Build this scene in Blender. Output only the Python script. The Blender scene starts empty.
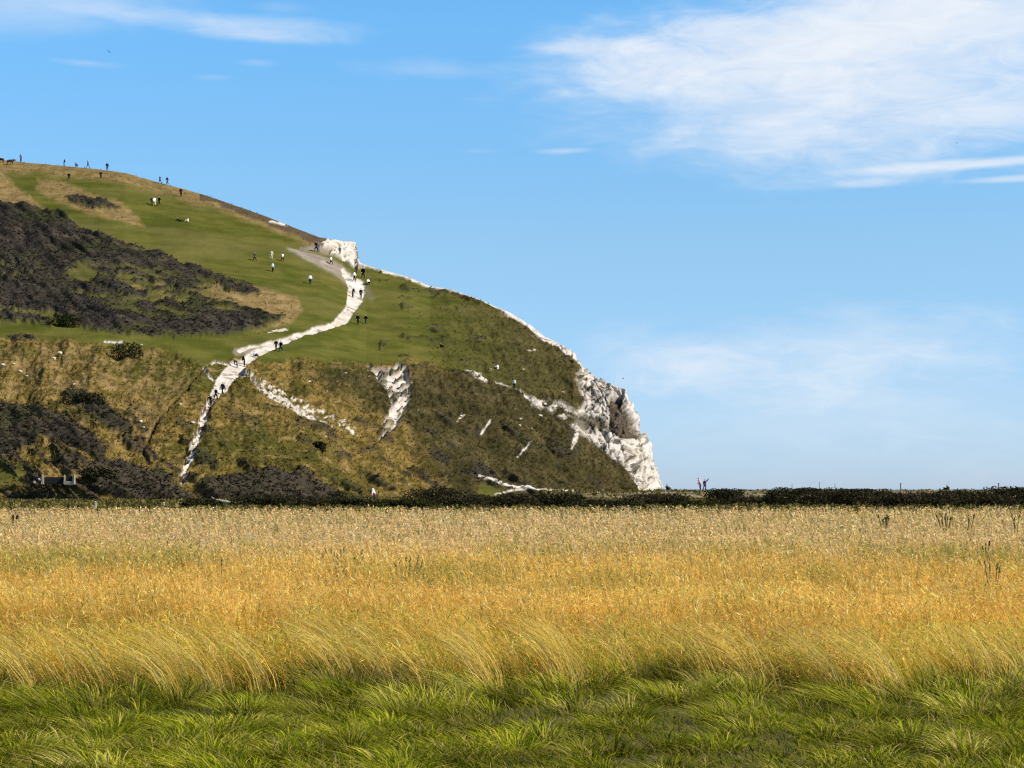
import bpy, math, random
import numpy as np
from mathutils import Vector, Matrix

R = math.radians
rng = np.random.default_rng(11)
random.seed(7)
scene = bpy.context.scene
COL = scene.collection

# ------------------------------------------------------------------ camera facts
F = 2000.0            # focal length in pixels (long lens)
CX, HY = 512.0, 489.0  # image centre column and horizon row
EYE = 1.6

def unproject(px, py, d):
    return np.array([(px - CX) / F * d, d, EYE + (HY - py) / F * d])

# ------------------------------------------------------------------ numpy noise
def _hash(ix, iy, seed):
    h = (ix.astype(np.int64) * 374761393 + iy.astype(np.int64) * 668265263 + seed * 1442695041) & 0xffffffff
    h = ((h ^ (h >> 13)) * 1274126177) & 0xffffffff
    return (h ^ (h >> 16)) & 0xffffffff

def pnoise(x, y, seed=0):
    ix = np.floor(x); iy = np.floor(y)
    fx = x - ix; fy = y - iy
    u = fx * fx * fx * (fx * (fx * 6 - 15) + 10); v = fy * fy * fy * (fy * (fy * 6 - 15) + 10)
    def g(ox, oy):
        a = _hash(ix + ox, iy + oy, seed) / 4294967296.0 * 6.2831853
        return np.cos(a) * (fx - ox) + np.sin(a) * (fy - oy)
    a = g(0, 0); b = g(1, 0); c = g(0, 1); d = g(1, 1)
    return ((a + (b - a) * u) * (1 - v) + (c + (d - c) * u) * v) * 1.45

def fbm(x, y, seed=0, oct=4, gain=0.5):
    s = 0; a = 1.0; t = 0
    for i in range(oct):
        s = s + a * pnoise(x, y, seed + i * 17); t += a
        x = x * 2.03; y = y * 2.03; a *= gain
    return s / t * 1.3

def ridged(x, y, seed=0, oct=3):
    s = 0; a = 1.0; t = 0
    for i in range(oct):
        s = s + a * (1 - 2 * np.abs(pnoise(x, y, seed + i * 31))); t += a
        x = x * 2.1; y = y * 2.1; a *= 0.5
    return s / t

def sstep(a, b, x):
    t = np.clip((x - a) / (b - a), 0, 1)
    return t * t * (3 - 2 * t)

def in_poly(px, py, poly):
    inside = np.zeros(px.shape, bool)
    n = len(poly)
    for i in range(n):
        x1, y1 = poly[i]; x2, y2 = poly[(i + 1) % n]
        if y1 == y2: continue
        cond = ((y1 > py) != (y2 > py)) & (px < (x2 - x1) * (py - y1) / (y2 - y1) + x1)
        inside ^= cond
    return inside

def poly_dist(px, py, poly):
    """signed distance, positive inside"""
    best = np.full(px.shape, 1e9)
    n = len(poly)
    for i in range(n):
        x1, y1 = poly[i]; x2, y2 = poly[(i + 1) % n]
        dx, dy = x2 - x1, y2 - y1
        t = np.clip(((px - x1) * dx + (py - y1) * dy) / (dx * dx + dy * dy + 1e-9), 0, 1)
        best = np.minimum(best, np.hypot(px - x1 - t * dx, py - y1 - t * dy))
    return np.where(in_poly(px, py, poly), best, -best)

def line_field(px, py, pts):
    """pts (x, y, width): returns halfwidth - distance, positive on the line"""
    best = np.full(px.shape, -1e9)
    for (x1, y1, w1), (x2, y2, w2) in zip(pts[:-1], pts[1:]):
        dx, dy = x2 - x1, y2 - y1
        t = np.clip(((px - x1) * dx + (py - y1) * dy) / (dx * dx + dy * dy), 0, 1)
        best = np.maximum(best, 0.5 * (w1 + (w2 - w1) * t) - np.hypot(px - x1 - t * dx, py - y1 - t * dy))
    return best

# ------------------------------------------------------------------ object helpers
def link(o, parent=None):
    COL.objects.link(o)
    if parent is not None: o.parent = parent
    return o

def tag(o, label=None, cat=None, group=None, kind=None):
    if label: o["label"] = label
    if cat: o["category"] = cat
    if group: o["group"] = group
    if kind: o["kind"] = kind
    return o

def empty(name, loc, rz=0.0):
    o = bpy.data.objects.new(name, None)
    o.location = loc; o.rotation_euler = (0, 0, rz); o.empty_display_size = 0.3
    return link(o)

def mesh_np(name, verts, loops, starts, mat=None, parent=None, attrs=None, smooth=False, do_link=True):
    me = bpy.data.meshes.new(name)
    verts = np.asarray(verts, np.float32); loops = np.asarray(loops, np.int32).ravel(); starts = np.asarray(starts, np.int32)
    me.vertices.add(len(verts)); me.vertices.foreach_set("co", verts.ravel())
    me.loops.add(len(loops)); me.loops.foreach_set("vertex_index", loops)
    me.polygons.add(len(starts)); me.polygons.foreach_set("loop_start", starts)
    if smooth: me.polygons.foreach_set("use_smooth", np.ones(len(starts), bool))
    for k, v in (attrs or {}).items():
        a = me.attributes.new(k, 'FLOAT_COLOR', 'POINT')
        v = np.asarray(v, np.float32)
        if v.shape[1] == 3: v = np.concatenate([v, np.ones((len(v), 1), np.float32)], 1)
        a.data.foreach_set("color", v.ravel())
    me.update(calc_edges=True); me.validate()
    if mat: me.materials.append(mat)
    o = bpy.data.objects.new(name, me)
    if do_link: link(o, parent)
    return o

def quads_obj(name, verts, q, mat, **kw):
    q = np.asarray(q, np.int32)
    return mesh_np(name, verts, q, np.arange(len(q)) * q.shape[1], mat, **kw)

class MB:
    """collects boxes, tubes and lumps into one mesh"""
    def __init__(s): s.v = []; s.f = []
    def add(s, v, f):
        b = len(s.v); s.v += [tuple(p) for p in v]; s.f += [tuple(i + b for i in q) for q in f]
    def box(s, c, size, rz=0.0, jitter=0.0, taper=1.0, bev=0.12):
        # a chamfered block: each z level a chamfered outline
        hx, hy, hz = size[0] / 2, size[1] / 2, size[2] / 2
        b = min(hx, hy, hz) * bev * 2
        rings = []
        for z, ins, tp in ((-hz, b, 1), (-hz + b, 0, 1), (hz - b, 0, taper), (hz, b, taper)):
            x, y = (hx) * tp - ins, (hy) * tp - ins
            rings.append([(-x + b, -y, z), (x - b, -y, z), (x, -y + b, z), (x, y - b, z), (x - b, y, z), (-x + b, y, z), (-x, y - b, z), (-x, -y + b, z)])
        cr, sr = math.cos(rz), math.sin(rz)
        v = []
        for r in rings:
            for (x, y, z) in r:
                x += random.uniform(-1, 1) * jitter; y += random.uniform(-1, 1) * jitter; z += random.uniform(-1, 1) * jitter
                v.append((c[0] + x * cr - y * sr, c[1] + x * sr + y * cr, c[2] + z))
        f = [tuple(range(7, -1, -1)), tuple(range(24, 32))]
        for k in range(3):
            for i in range(8):
                j = (i + 1) % 8
                f.append((k * 8 + i, k * 8 + j, k * 8 + 8 + j, k * 8 + 8 + i))
        s.add(v, f)
    def tube(s, pts, rad, n=8):
        pts = [Vector(p) for p in pts]; v = []; f = []
        for i, p in enumerate(pts):
            a = pts[max(i - 1, 0)]; b = pts[min(i + 1, len(pts) - 1)]
            t = (b - a).normalized()
            u = t.orthogonal().normalized() if abs(t.z) < 0.99 else Vector((1, 0, 0)); w = t.cross(u)
            r = rad[i] if isinstance(rad, (list, tuple)) else rad
            for k in range(n):
                an = 2 * math.pi * k / n
                v.append(p + (u * math.cos(an) + w * math.sin(an)) * r)
        for i in range(len(pts) - 1):
            for k in range(n):
                k2 = (k + 1) % n
                f.append((i * n + k, i * n + k2, i * n + n + k2, i * n + n + k))
        f.append(tuple(range(n - 1, -1, -1))); f.append(tuple((len(pts) - 1) * n + k for k in range(n)))
        s.add(v, f)
    def lump(s, c, r, seed, rough=0.25, n=10, m=7):
        v = []; f = []
        rr = random.Random(seed)
        dirs = [Vector((rr.uniform(-1, 1), rr.uniform(-1, 1), rr.uniform(-1, 1))).normalized() for _ in range(9)]
        cut = [rr.uniform(0.62, 0.95) for _ in dirs]
        def rad(d):
            k = 1.0
            for q, cc in zip(dirs, cut):
                dd = d.dot(q)
                if dd > 0.05: k = min(k, cc / dd)
            return k * (1 + rough * 0.3 * rr.uniform(-1, 1))
        for i in range(m + 1):
            th = math.pi * i / m
            for k in range(n):
                ph = 2 * math.pi * k / n
                d = Vector((math.sin(th) * math.cos(ph), math.sin(th) * math.sin(ph), math.cos(th)))
                q = rad(d) if 0 < i < m else 0.85
                v.append((c[0] + d.x * r[0] * q, c[1] + d.y * r[1] * q, c[2] + d.z * r[2] * q))
        for i in range(m):
            for k in range(n):
                k2 = (k + 1) % n
                f.append((i * n + k, i * n + n + k, i * n + n + k2, i * n + k2))
        s.add(v, f)
    def build(s, name, mat, parent=None, smooth=False):
        me = bpy.data.meshes.new(name); me.from_pydata(s.v, [], s.f); me.update()
        if smooth: me.polygons.foreach_set("use_smooth", np.ones(len(me.polygons), bool))
        me.materials.append(mat)
        return link(bpy.data.objects.new(name, me), parent)

# ------------------------------------------------------------------ materials
class NT:
    def __init__(s, tree): s.t = tree; s.n = tree.nodes; s.l = tree.links
    def new(s, typ, **kw):
        nd = s.n.new(typ)
        for k, v in kw.items(): setattr(nd, k, v)
        return nd
    def set(s, nd, key, val):
        if hasattr(val, "is_output") or isinstance(val, bpy.types.NodeSocket): s.l.new(val, nd.inputs[key])
        else: nd.inputs[key].default_value = val
    def math(s, op, a, b=None, c=None, clamp=False):
        nd = s.new("ShaderNodeMath", operation=op, use_clamp=clamp)
        s.set(nd, 0, a)
        if b is not None: s.set(nd, 1, b)
        if c is not None: s.set(nd, 2, c)
        return nd.outputs[0]
    def mix(s, fac, a, b, blend='MIX'):
        nd = s.new("ShaderNodeMix", data_type='RGBA', blend_type=blend)
        s.set(nd, 0, fac)
        for k, v in ((6, a), (7, b)):
            if isinstance(v, tuple): v = v if len(v) == 4 else (*v, 1)
            s.set(nd, k, v)
        return nd.outputs[2]
    def noise(s, vec, scale, detail=4, rough=0.55, dist=0.0):
        nd = s.new("ShaderNodeTexNoise")
        if vec is not None: s.l.new(vec, nd.inputs["Vector"])
        nd.inputs["Scale"].default_value = scale; nd.inputs["Detail"].default_value = detail
        nd.inputs["Roughness"].default_value = rough; nd.inputs["Distortion"].default_value = dist
        return nd.outputs[0]
    def smooth(s, x, a, b):
        nd = s.new("ShaderNodeMapRange", interpolation_type='SMOOTHSTEP')
        s.set(nd, 0, x); s.set(nd, 1, a); s.set(nd, 2, b)
        return nd.outputs[0]
    def coord(s): return s.new("ShaderNodeTexCoord").outputs["Object"]
    def mapping(s, vec, scale=(1, 1, 1), rot=(0, 0, 0)):
        nd = s.new("ShaderNodeMapping"); s.l.new(vec, nd.inputs[0])
        nd.inputs["Scale"].default_value = scale; nd.inputs["Rotation"].default_value = rot
        return nd.outputs[0]
    def attr(s, name):
        nd = s.new("ShaderNodeAttribute", attribute_name=name)
        return nd

def new_mat(name):
    m = bpy.data.materials.new(name); m.use_nodes = True
    t = NT(m.node_tree); b = m.node_tree.nodes["Principled BSDF"]
    b.inputs["Roughness"].default_value = 0.9
    b.inputs["Specular IOR Level"].default_value = 0.15
    return m, t, b

def simple_mat(name, col, rough=0.9, var=0.25, scale=6.0, spec=0.15):
    m, t, b = new_mat(name)
    n = t.noise(t.coord(), scale, 4)
    lo = tuple(c * (1 - var) for c in col); hi = tuple(min(1, c * (1 + var)) for c in col)
    t.l.new(t.mix(t.smooth(n, 0.3, 0.7), lo, hi), b.inputs["Base Color"])
    b.inputs["Roughness"].default_value = rough; b.inputs["Specular IOR Level"].default_value = spec
    return m

def leaf_mat(name, trans=0.4, gloss=0.0):
    """colour from the plants' own 'col' attribute; thin leaves let light through"""
    m = bpy.data.materials.new(name); m.use_nodes = True
    t = NT(m.node_tree); t.n.clear()
    out = t.new("ShaderNodeOutputMaterial")
    a = t.attr("col").outputs["Color"]
    n = t.noise(t.coord(), 1.7, 3)
    c = t.mix(t.smooth(n, 0.25, 0.75), t.mix(1.0, a, (0.8, 0.82, 0.8), 'MULTIPLY'), t.mix(1.0, a, (1.16, 1.13, 1.1), 'MULTIPLY'))
    d = t.new("ShaderNodeBsdfDiffuse"); t.l.new(c, d.inputs[0])
    tr = t.new("ShaderNodeBsdfTranslucent"); t.l.new(c, tr.inputs[0])
    mx = t.new("ShaderNodeMixShader"); mx.inputs[0].default_value = trans
    t.l.new(d.outputs[0], mx.inputs[1]); t.l.new(tr.outputs[0], mx.inputs[2])
    res = mx.outputs[0]
    if gloss > 0:
        g = t.new("ShaderNodeBsdfGlossy"); g.inputs["Roughness"].default_value = 0.45; g.inputs[0].default_value = (1, 1, 1, 1)
        m2 = t.new("ShaderNodeMixShader"); m2.inputs[0].default_value = gloss
        t.l.new(res, m2.inputs[1]); t.l.new(g.outputs[0], m2.inputs[2]); res = m2.outputs[0]
    t.l.new(res, out.inputs[0])
    return m

# terrain material: zones stored on the mesh choose between procedural ground covers
def terrain_mat():
    m, t, b = new_mat("hillside"); b.inputs["Specular IOR Level"].default_value = 0.0; b.inputs["Roughness"].default_value = 1.0
    P = t.coord()
    za = t.attr("zone_a"); zb = t.attr("zone_b")
    sa = t.new("ShaderNodeSeparateColor"); t.l.new(za.outputs["Color"], sa.inputs[0])
    sb = t.new("ShaderNodeSeparateColor"); t.l.new(zb.outputs["Color"], sb.inputs[0])
    big = t.noise(P, 0.045, 4); mid = t.noise(P, 0.35, 4, 0.6); fine = t.noise(P, 1.9, 4, 0.65)
    st = t.mapping(P, (0.25, 0.25, 0.9), (0, R(28), 0)); streak = t.noise(st, 1.1, 4, 0.6, 0.5)
    # rough grass
    c = t.mix(t.smooth(mid, 0.35, 0.65), (0.062, 0.048, 0.011), (0.150, 0.098, 0.028))
    c = t.mix(t.smooth(big, 0.5, 0.66), c, (0.050, 0.046, 0.010))
    c = t.mix(t.math('MULTIPLY', t.smooth(streak, 0.50, 0.70), 0.75), c, (0.205, 0.14, 0.052))
    c = t.mix(t.math('MULTIPLY', t.smooth(t.noise(t.mapping(P, (0.5, 0.5, 1.1), (0, R(32), 0)), 0.8, 4, 0.6), 0.54, 0.70), 0.75), c, (0.030, 0.027, 0.008))
    # olive rough grass of the seaward flank
    ol = t.mix(t.smooth(mid, 0.35, 0.65), (0.034, 0.0275, 0.0105), (0.068, 0.052, 0.021))
    ol = t.mix(t.math('MULTIPLY', t.smooth(t.noise(t.mapping(P, (0.5, 0.5, 0.9), (0, R(40), 0)), 0.8, 4, 0.6), 0.52, 0.68), 0.7), ol, (0.020, 0.019, 0.006))
    ol = t.mix(t.math('MULTIPLY', t.smooth(t.noise(t.mapping(P, (0.06, 0.06, 0.2), (0, R(35), 0)), 1.0, 4, 0.6), .48, .64), .6), ol, (0.024, 0.021, 0.008))
    c = t.mix(sb.outputs[2], c, ol)
    # grazed turf
    tf = t.mix(t.smooth(t.noise(t.mapping(P, (0.3, 0.3, 1.2)), 0.33, 4, 0.6), 0.36, 0.66), (0.047, 0.053, 0.0085), (0.084, 0.078, 0.0175))
    tf = t.mix(t.math('MULTIPLY', t.smooth(fine, 0.5, 0.8), 0.35), tf, (0.036, 0.038, 0.008))
    tf = t.mix(t.math('MULTIPLY', t.smooth(t.noise(t.mapping(P, (0.05, 0.05, 0.5)), 1.0, 4, 0.6), .52, .68), .45), tf, (0.040, 0.036, 0.012))
    tf = t.mix(t.math('MULTIPLY', t.smooth(t.noise(t.mapping(P, (0.03, 0.03, 0.12), (0, R(-12), 0)), 1.0, 3, 0.5), .46, .64), .55), tf, (0.100, 0.086, 0.027))
    c = t.mix(sa.outputs[0], c, tf)
    # dry tan grass
    tn = t.mix(t.smooth(mid, 0.3, 0.7), (0.115, 0.076, 0.027), (0.195, 0.135, 0.058))
    tn = t.mix(t.math('MULTIPLY', t.smooth(fine, 0.5, 0.75), 0.5), tn, (0.075, 0.056, 0.018))
    c = t.mix(sb.outputs[0], c, tn)
    # dark heath and thorn scrub
    sc = t.mix(t.smooth(fine, 0.3, 0.7), (0.020, 0.0163, 0.0125), (0.042, 0.0345, 0.027))
    hs_ = t.noise(t.mapping(P, (0.22, 0.22, 0.9), (0, R(20), 0)), 0.5, 4, 0.6)
    sc = t.mix(t.math('MULTIPLY', t.smooth(hs_, .5, .72), .75), sc, (0.066, 0.052, 0.033))
    sc = t.mix(t.math('MULTIPLY', t.smooth(big, .52, .66), .6), sc, (0.026, 0.030, 0.008))
    c = t.mix(sa.outputs[1], c, sc)
    # bare brown soil
    so = t.mix(t.smooth(fine, 0.3, 0.7), (0.030, 0.022, 0.015), (0.070, 0.051, 0.036))
    c = t.mix(sb.outputs[1], c, so)
    # trodden dusty path
    aa = t.mix(t.smooth(mid, 0.3, 0.7), (0.15, 0.118, 0.086), (0.23, 0.19, 0.15))
    c = t.mix(za.outputs["Alpha"], c, aa)
    # chalk
    ck = t.mix(t.smooth(mid, 0.3, 0.7), (0.33, 0.282, 0.222), (0.48, 0.43, 0.365))
    ck = t.mix(t.math('MULTIPLY', t.smooth(t.noise(t.mapping(P, (0.55, 0.55, 0.9)), 0.75, 4, 0.6, 0.5), 0.54, 0.64), 0.75), ck, (0.125, 0.10, 0.075))
    c = t.mix(sa.outputs[2], c, ck)
    t.l.new(c, b.inputs["Base Color"])
    bp = t.new("ShaderNodeBump"); bp.inputs["Strength"].default_value = 0.6; bp.inputs["Distance"].default_value = 0.12
    t.l.new(t.noise(P, 2.6, 4, 0.65), bp.inputs["Height"]); t.l.new(bp.outputs[0], b.inputs["Normal"])
    return m

M_HILL = terrain_mat()
M_GRASS = leaf_mat("meadow_grass", 0.45)
M_TUFT = leaf_mat("hill_grass", 0.3)
M_LEAF = leaf_mat("scrub_leaves", 0.2)
M_CHALK = simple_mat("chalk_stone", (0.42, 0.385, 0.33), 0.95, 0.15, 4)

# ------------------------------------------------------------------ the hill
SIL = [(-400, 128), (-200, 138), (-60, 152), (0, 160), (20, 162), (60, 165.5), (100, 169.5), (125, 173), (145, 178.5), (160, 183), (190, 190.5), (230, 203.5),
       (270, 218), (300, 230), (320, 237.5), (340, 241), (355.5, 242.5), (356.5, 256), (358, 262), (366, 265.5), (380, 269.5), (410, 277.5), (430, 286.5),
       (450, 289.5), (480, 300), (510, 313), (530, 325), (545, 337), (560, 343.5), (574, 352), (582, 366), (590, 373.5), (610, 380.5), (625, 390),
       (633, 402), (640, 424), (648, 440), (653, 456), (658, 470), (661, 482), (664, 491), (667, 497)]
sil_x = np.array([p[0] for p in SIL]); sil_y = np.array([p[1] for p in SIL])
cols = np.arange(-300, 667.01, 0.8)
NV = 430                         # rows on the visible slope
NB = 16                          # rows behind the crest
tt = np.linspace(0, 1, NV)
d0c = np.interp(cols, [-400, 100, 300, 500, 670], [262, 265, 288, 330, 362])
d1c = np.interp(cols, [-400, 150, 300, 450, 560, 670], [490, 470, 448, 428, 408, 372])
Sc = np.interp(cols, sil_x, sil_y)
toe = HY + (EYE + 0.15) * F / d0c
PX = np.repeat(cols[None, :], NV, 0)
T = np.repeat(tt[:, None], len(cols), 1)
Ss = np.interp(cols, np.delete(sil_x, [15, 16, 17, 18]), np.delete(sil_y, [15, 16, 17, 18]))   # crest without the chalk outcrop
Sk = toe + (Ss - toe) * 0.85
PY = np.where(T < .85, toe[None, :] + (Sk - toe)[None, :] * T / .85, Sk[None, :] + (Sc - Sk)[None, :] * (T - .85) / .15)
T2 = (toe[None, :] - PY) / (toe - Ss)[None, :]
D = d0c[None, :] + (d1c - d0c)[None, :] * T2 ** 1.65
X = (PX - CX) / F * D; Y = D; Z = EYE + (HY - PY) / F * D

# --- zones, mapped where the photograph shows them on the slope
wx = PX + 3.0 * fbm(PX / 14, PY / 9, 5) + 1.6 * fbm(PX / 4, PY / 3, 6, 3)
wy = PY + 2.2 * fbm(PX / 14, PY / 9, 7) + 1.2 * fbm(PX / 4, PY / 3, 8, 3)
def zone(poly, soft=2.0): return sstep(-soft, soft, poly_dist(wx, wy, poly))
def stroke(pts, soft=0.55, w=0.5):
    qx = PX + w * (wx - PX); qy = PY + w * (wy - PY)
    return sstep(-soft, soft, line_field(qx, qy, pts))

turf = zone([(-400, 140), (0, 160), (140, 176), (320, 232), (358, 262), (500, 312), (585, 372), (560, 398), (510, 388), (462, 372), (415, 362), (365, 364), (300, 360),
             (262, 362), (240, 358), (205, 366), (175, 352), (130, 346), (60, 340), (0, 339), (-400, 335)], 3)
olive = zone([(385, 250), (560, 335), (700, 500), (700, 520), (470, 520), (430, 470), (400, 420), (300, 368), (440, 368), (400, 330), (385, 290)], 14)
turf *= 1 - 0.85 * sstep(385, 560, wx + 0.35 * (wy - 330)) * sstep(-40, 60, 380 - wy + (wx - 400) * 0.3)
turf = np.maximum(turf, zone([(-400, 458), (10, 460), (40, 476), (20, 484), (-400, 470)], 5) * 0.8)
turf = np.maximum(turf, zone([(55, 493), (75, 491), (95, 498), (92, 507), (62, 507)], 3))
turf = np.maximum(turf, zone([(478, 482), (505, 489), (500, 500), (478, 494)], 2) * .8)
rim = (Sc[None, :] + 11 + 5 * fbm(PX / 30, PX * 0 + 3, 9)) - PY
tan_ = sstep(-4, 4, rim) * (PX < 345) * 0.85
tan_ = np.maximum(tan_, zone([(-400, 150), (-5, 168), (12, 180), (28, 196), (46, 210), (62, 216), (48, 222), (20, 210), (-400, 190)], 2.5))
tan_ = np.maximum(tan_, 0.9 * zone([(38, 178), (60, 181), (90, 193), (118, 200), (130, 209), (140, 219), (145, 228), (122, 222), (100, 218), (75, 209), (48, 198), (37, 188)], 2.5))
tan_ = np.maximum(tan_, zone([(214, 282), (262, 288), (296, 298), (303, 309), (292, 322), (262, 330), (215, 331), (235, 312), (205, 300)], 2.5))
tan_ = np.maximum(tan_, 0.7 * zone([(150, 276), (215, 282), (235, 295), (222, 312), (165, 308), (120, 298), (95, 288), (130, 284)], 3) * sstep(-.15, .25, fbm(PX / 16, PY / 4.5, 41)))
tan_ = np.maximum(tan_, 0.75 * zone([(-400, 352), (60, 346), (150, 352), (195, 372), (160, 420), (150, 450), (180, 476), (150, 470), (130, 430), (95, 398), (40, 400), (-400, 400)], 6) * sstep(-.3, .35, fbm(PX / 18, PY / 10, 43)))
scrub = zone([(-400, 195), (0, 203), (30, 207), (60, 213), (84, 229), (112, 241), (150, 252), (196, 268), (214, 276), (236, 281), (256, 285), (249, 291),
              (224, 297), (250, 310), (284, 318), (268, 327), (228, 335), (180, 337), (140, 337), (98, 331), (62, 324), (54, 312), (-400, 305)], 2.2)
scrub *= 1 - 0.85 * zone([(150, 282), (214, 284), (262, 291), (240, 304), (200, 308), (160, 304), (110, 296), (90, 290)], 4) * sstep(0.0, .3, fbm(PX / 22, PY / 5, 51))
scrub *= 1 - 0.8 * zone([(60, 262), (130, 268), (215, 280), (264, 290), (250, 305), (215, 316), (150, 318), (104, 306), (70, 290)], 6) * sstep(0.02, .2, fbm((PX + 2.2 * PY) / 60, (PY - .25 * PX) / 6.0, 57, 3))
scrub *= 1 - 0.55 * sstep(.22, .42, fbm((PX + 2.2 * PY) / 75, (PY - .25 * PX) / 5.0, 58, 3)) * (PY < 345) * (PY > 215) * sstep(70, 150, PX)
scrub *= 1 - 0.8 * zone([(-400, 255), (40, 262), (55, 275), (20, 280), (-400, 275)], 3) * sstep(.05, .3, fbm(PX / 12, PY / 4, 52))
scrub = np.maximum(scrub, zone([(64, 197), (80, 195), (98, 201), (120, 208), (108, 209), (90, 208), (76, 204)], 1.6))
scrub = np.maximum(scrub, zone([(212, 284), (240, 288), (262, 292), (258, 297), (235, 294)], 1.5))
for poly in ([(-40, 404), (0, 405), (40, 410), (72, 421), (96, 438), (108, 462), (70, 452), (40, 440), (22, 452), (0, 446), (-40, 440)],
             [(62, 392), (85, 392), (100, 402), (128, 424), (131, 437), (110, 432), (90, 418), (74, 408)],
             [(84, 470), (98, 460), (132, 466), (160, 478), (188, 501), (120, 502), (96, 488)],
             [(196, 485), (230, 475), (272, 467), (320, 483), (346, 494), (420, 500), (420, 510), (200, 510)],
             [(-40, 432), (0, 434), (18, 446), (24, 460), (6, 458), (-40, 450)],
             [(8, 336), (36, 338), (40, 343), (12, 342)], [(-40, 310), (50, 318), (52, 328), (20, 322), (-40, 320)],
             [(20, 480), (50, 484), (90, 486), (150, 492), (190, 503), (140, 500), (80, 492), (30, 492)]):
    scrub = np.maximum(scrub, 0.92 * zone(poly, 2.5))
lowband = sstep(-30, 60, PY - 400) * (1 - sstep(560, 640, PX))
scrub = np.maximum(scrub, 0.85 * lowband * sstep(.16, .40, fbm((PX + 1.2 * PY) / 60, (PY - .75 * PX) / 13, 61, 4) + .16 * (1 - sstep(120, 260, PX)) * sstep(395, 440, PY)))
scrub = np.maximum(scrub, 0.5 * (PX > 380) * sstep(.25, .5, fbm(PX / 30, PY / 7, 62)) * (PY < 400))

path = stroke([(344, 270, 4), (350, 279, 8), (357, 287, 17), (356, 297, 16), (352, 306, 12), (345, 317, 11), (331, 325, 6.5), (302, 335, 5), (282, 342, 6), (264, 350, 8),
               (250, 357, 8), (238, 369, 11), (225, 382, 11)])
path = np.maximum(path, stroke([(225, 382, 11), (215, 393, 9), (207, 409, 7.5), (200, 430, 7), (192, 450, 6.5), (186, 468, 6.5), (182, 480, 7)], .6, 1.0))
path = np.maximum(path, stroke([(291, 338, 3), (272, 342, 3), (255, 346, 3.5), (240, 351, 4)]))
path = np.maximum(path, stroke([(228, 364, 2), (216, 361, 2), (202, 371, 2), (214, 380, 2.4)], 0.6))
path = np.maximum(path, stroke([(243, 361, 5), (232, 366, 7), (222, 378, 9), (218, 384, 6)]))
dirt = stroke([(288, 249, 3), (300, 254, 6), (316, 260, 9), (334, 267, 10), (350, 279, 10), (357, 288, 14)], 2.5)
dirt = np.maximum(dirt, 0.8 * stroke([(302, 250, 5), (318, 248, 8), (330, 252, 8)], 2.5))
dirt = np.maximum(dirt, 0.8 * stroke([(237, 352, 8), (245, 352, 6), (258, 347, 4), (268, 352, 4)], 1.5))
dirt = np.maximum(dirt, 0.3 * stroke([(366, 290, 8), (372, 298, 6)], 3))
branch = stroke([(238, 373, 4), (252, 382, 4.5), (270, 393, 5.5), (292, 405, 5), (312, 416, 4), (326, 423, 2)], 0.8, .6)
b2 = stroke([(244, 371, 7), (262, 382, 8), (285, 394, 9), (305, 404, 8), (325, 415, 6), (342, 424, 5), (356, 434, 4)], 1.2, .8) * sstep(0.0, .25, fbm(PX / 5, PY / 4, 71))
branch = np.maximum(branch * sstep(-.3, -.05, fbm(PX / 4, PY / 3, 72)), b2 * 0.95)
scar = sstep(-1, 1, poly_dist(PX + .5 * (wx - PX), PY + .5 * (wy - PY), [(366, 365), (378, 368), (388, 369), (398, 363), (406, 365), (410, 378), (412, 392), (408, 402), (403, 413), (399, 426), (390, 433),
             (377, 443), (384, 433), (382, 424), (389, 412), (391, 401), (384, 388), (377, 377)]))
scar *= 1 - 0.9 * sstep(.12, .22, fbm(PX / 10, PY / 5, 74, 3))
ribs = stroke([(466, 370, 3), (476, 375, 4), (486, 380, 3)], .7)
for ln in ([(482, 433, 2), (490, 422, 2.5)], [(516, 458, 1.8), (530, 444, 1.8)], [(570, 452, 3), (574, 440, 4), (577, 430, 3)], [(496, 383, 1.2), (512, 389, 1.5), (525, 398, 2)],
           [(478, 477, 2.5), (492, 481, 3), (508, 486, 3.5), (535, 490, 2.5), (600, 492, 2)], [(496, 494, 2), (510, 491, 2), (524, 490, 2)],
           [(268, 332, 1.5), (276, 330, 2), (288, 329, 2)], [(270, 222, 2), (286, 225, 2.5)], [(528, 352, 2), (534, 351, 2)],
           [(105, 340, 1.6), (122, 341, 1.6)], [(458, 420, 1.5), (464, 414, 2)]):
    ribs = np.maximum(ribs, stroke(ln, .6, .35))
ribs = ribs * sstep(-.25, .05, fbm(PX / 4, PY / 2.5, 76, 3) + .12)
speck = sstep(.62, .70, fbm(PX / 5, PY / 3.2, 77, 3)) * (PX > 300) * (PX < 560) * (PY > 362) * (PY < 450) * sstep(.05, .3, fbm(PX / 40, PY / 24, 78))
speck = np.maximum(speck, sstep(.58, .68, fbm(PX / 4.5, PY / 3, 79, 3)) * (line_field(PX, PY, [(320, 405, 30), (350, 432, 16)]) > 0))
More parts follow.
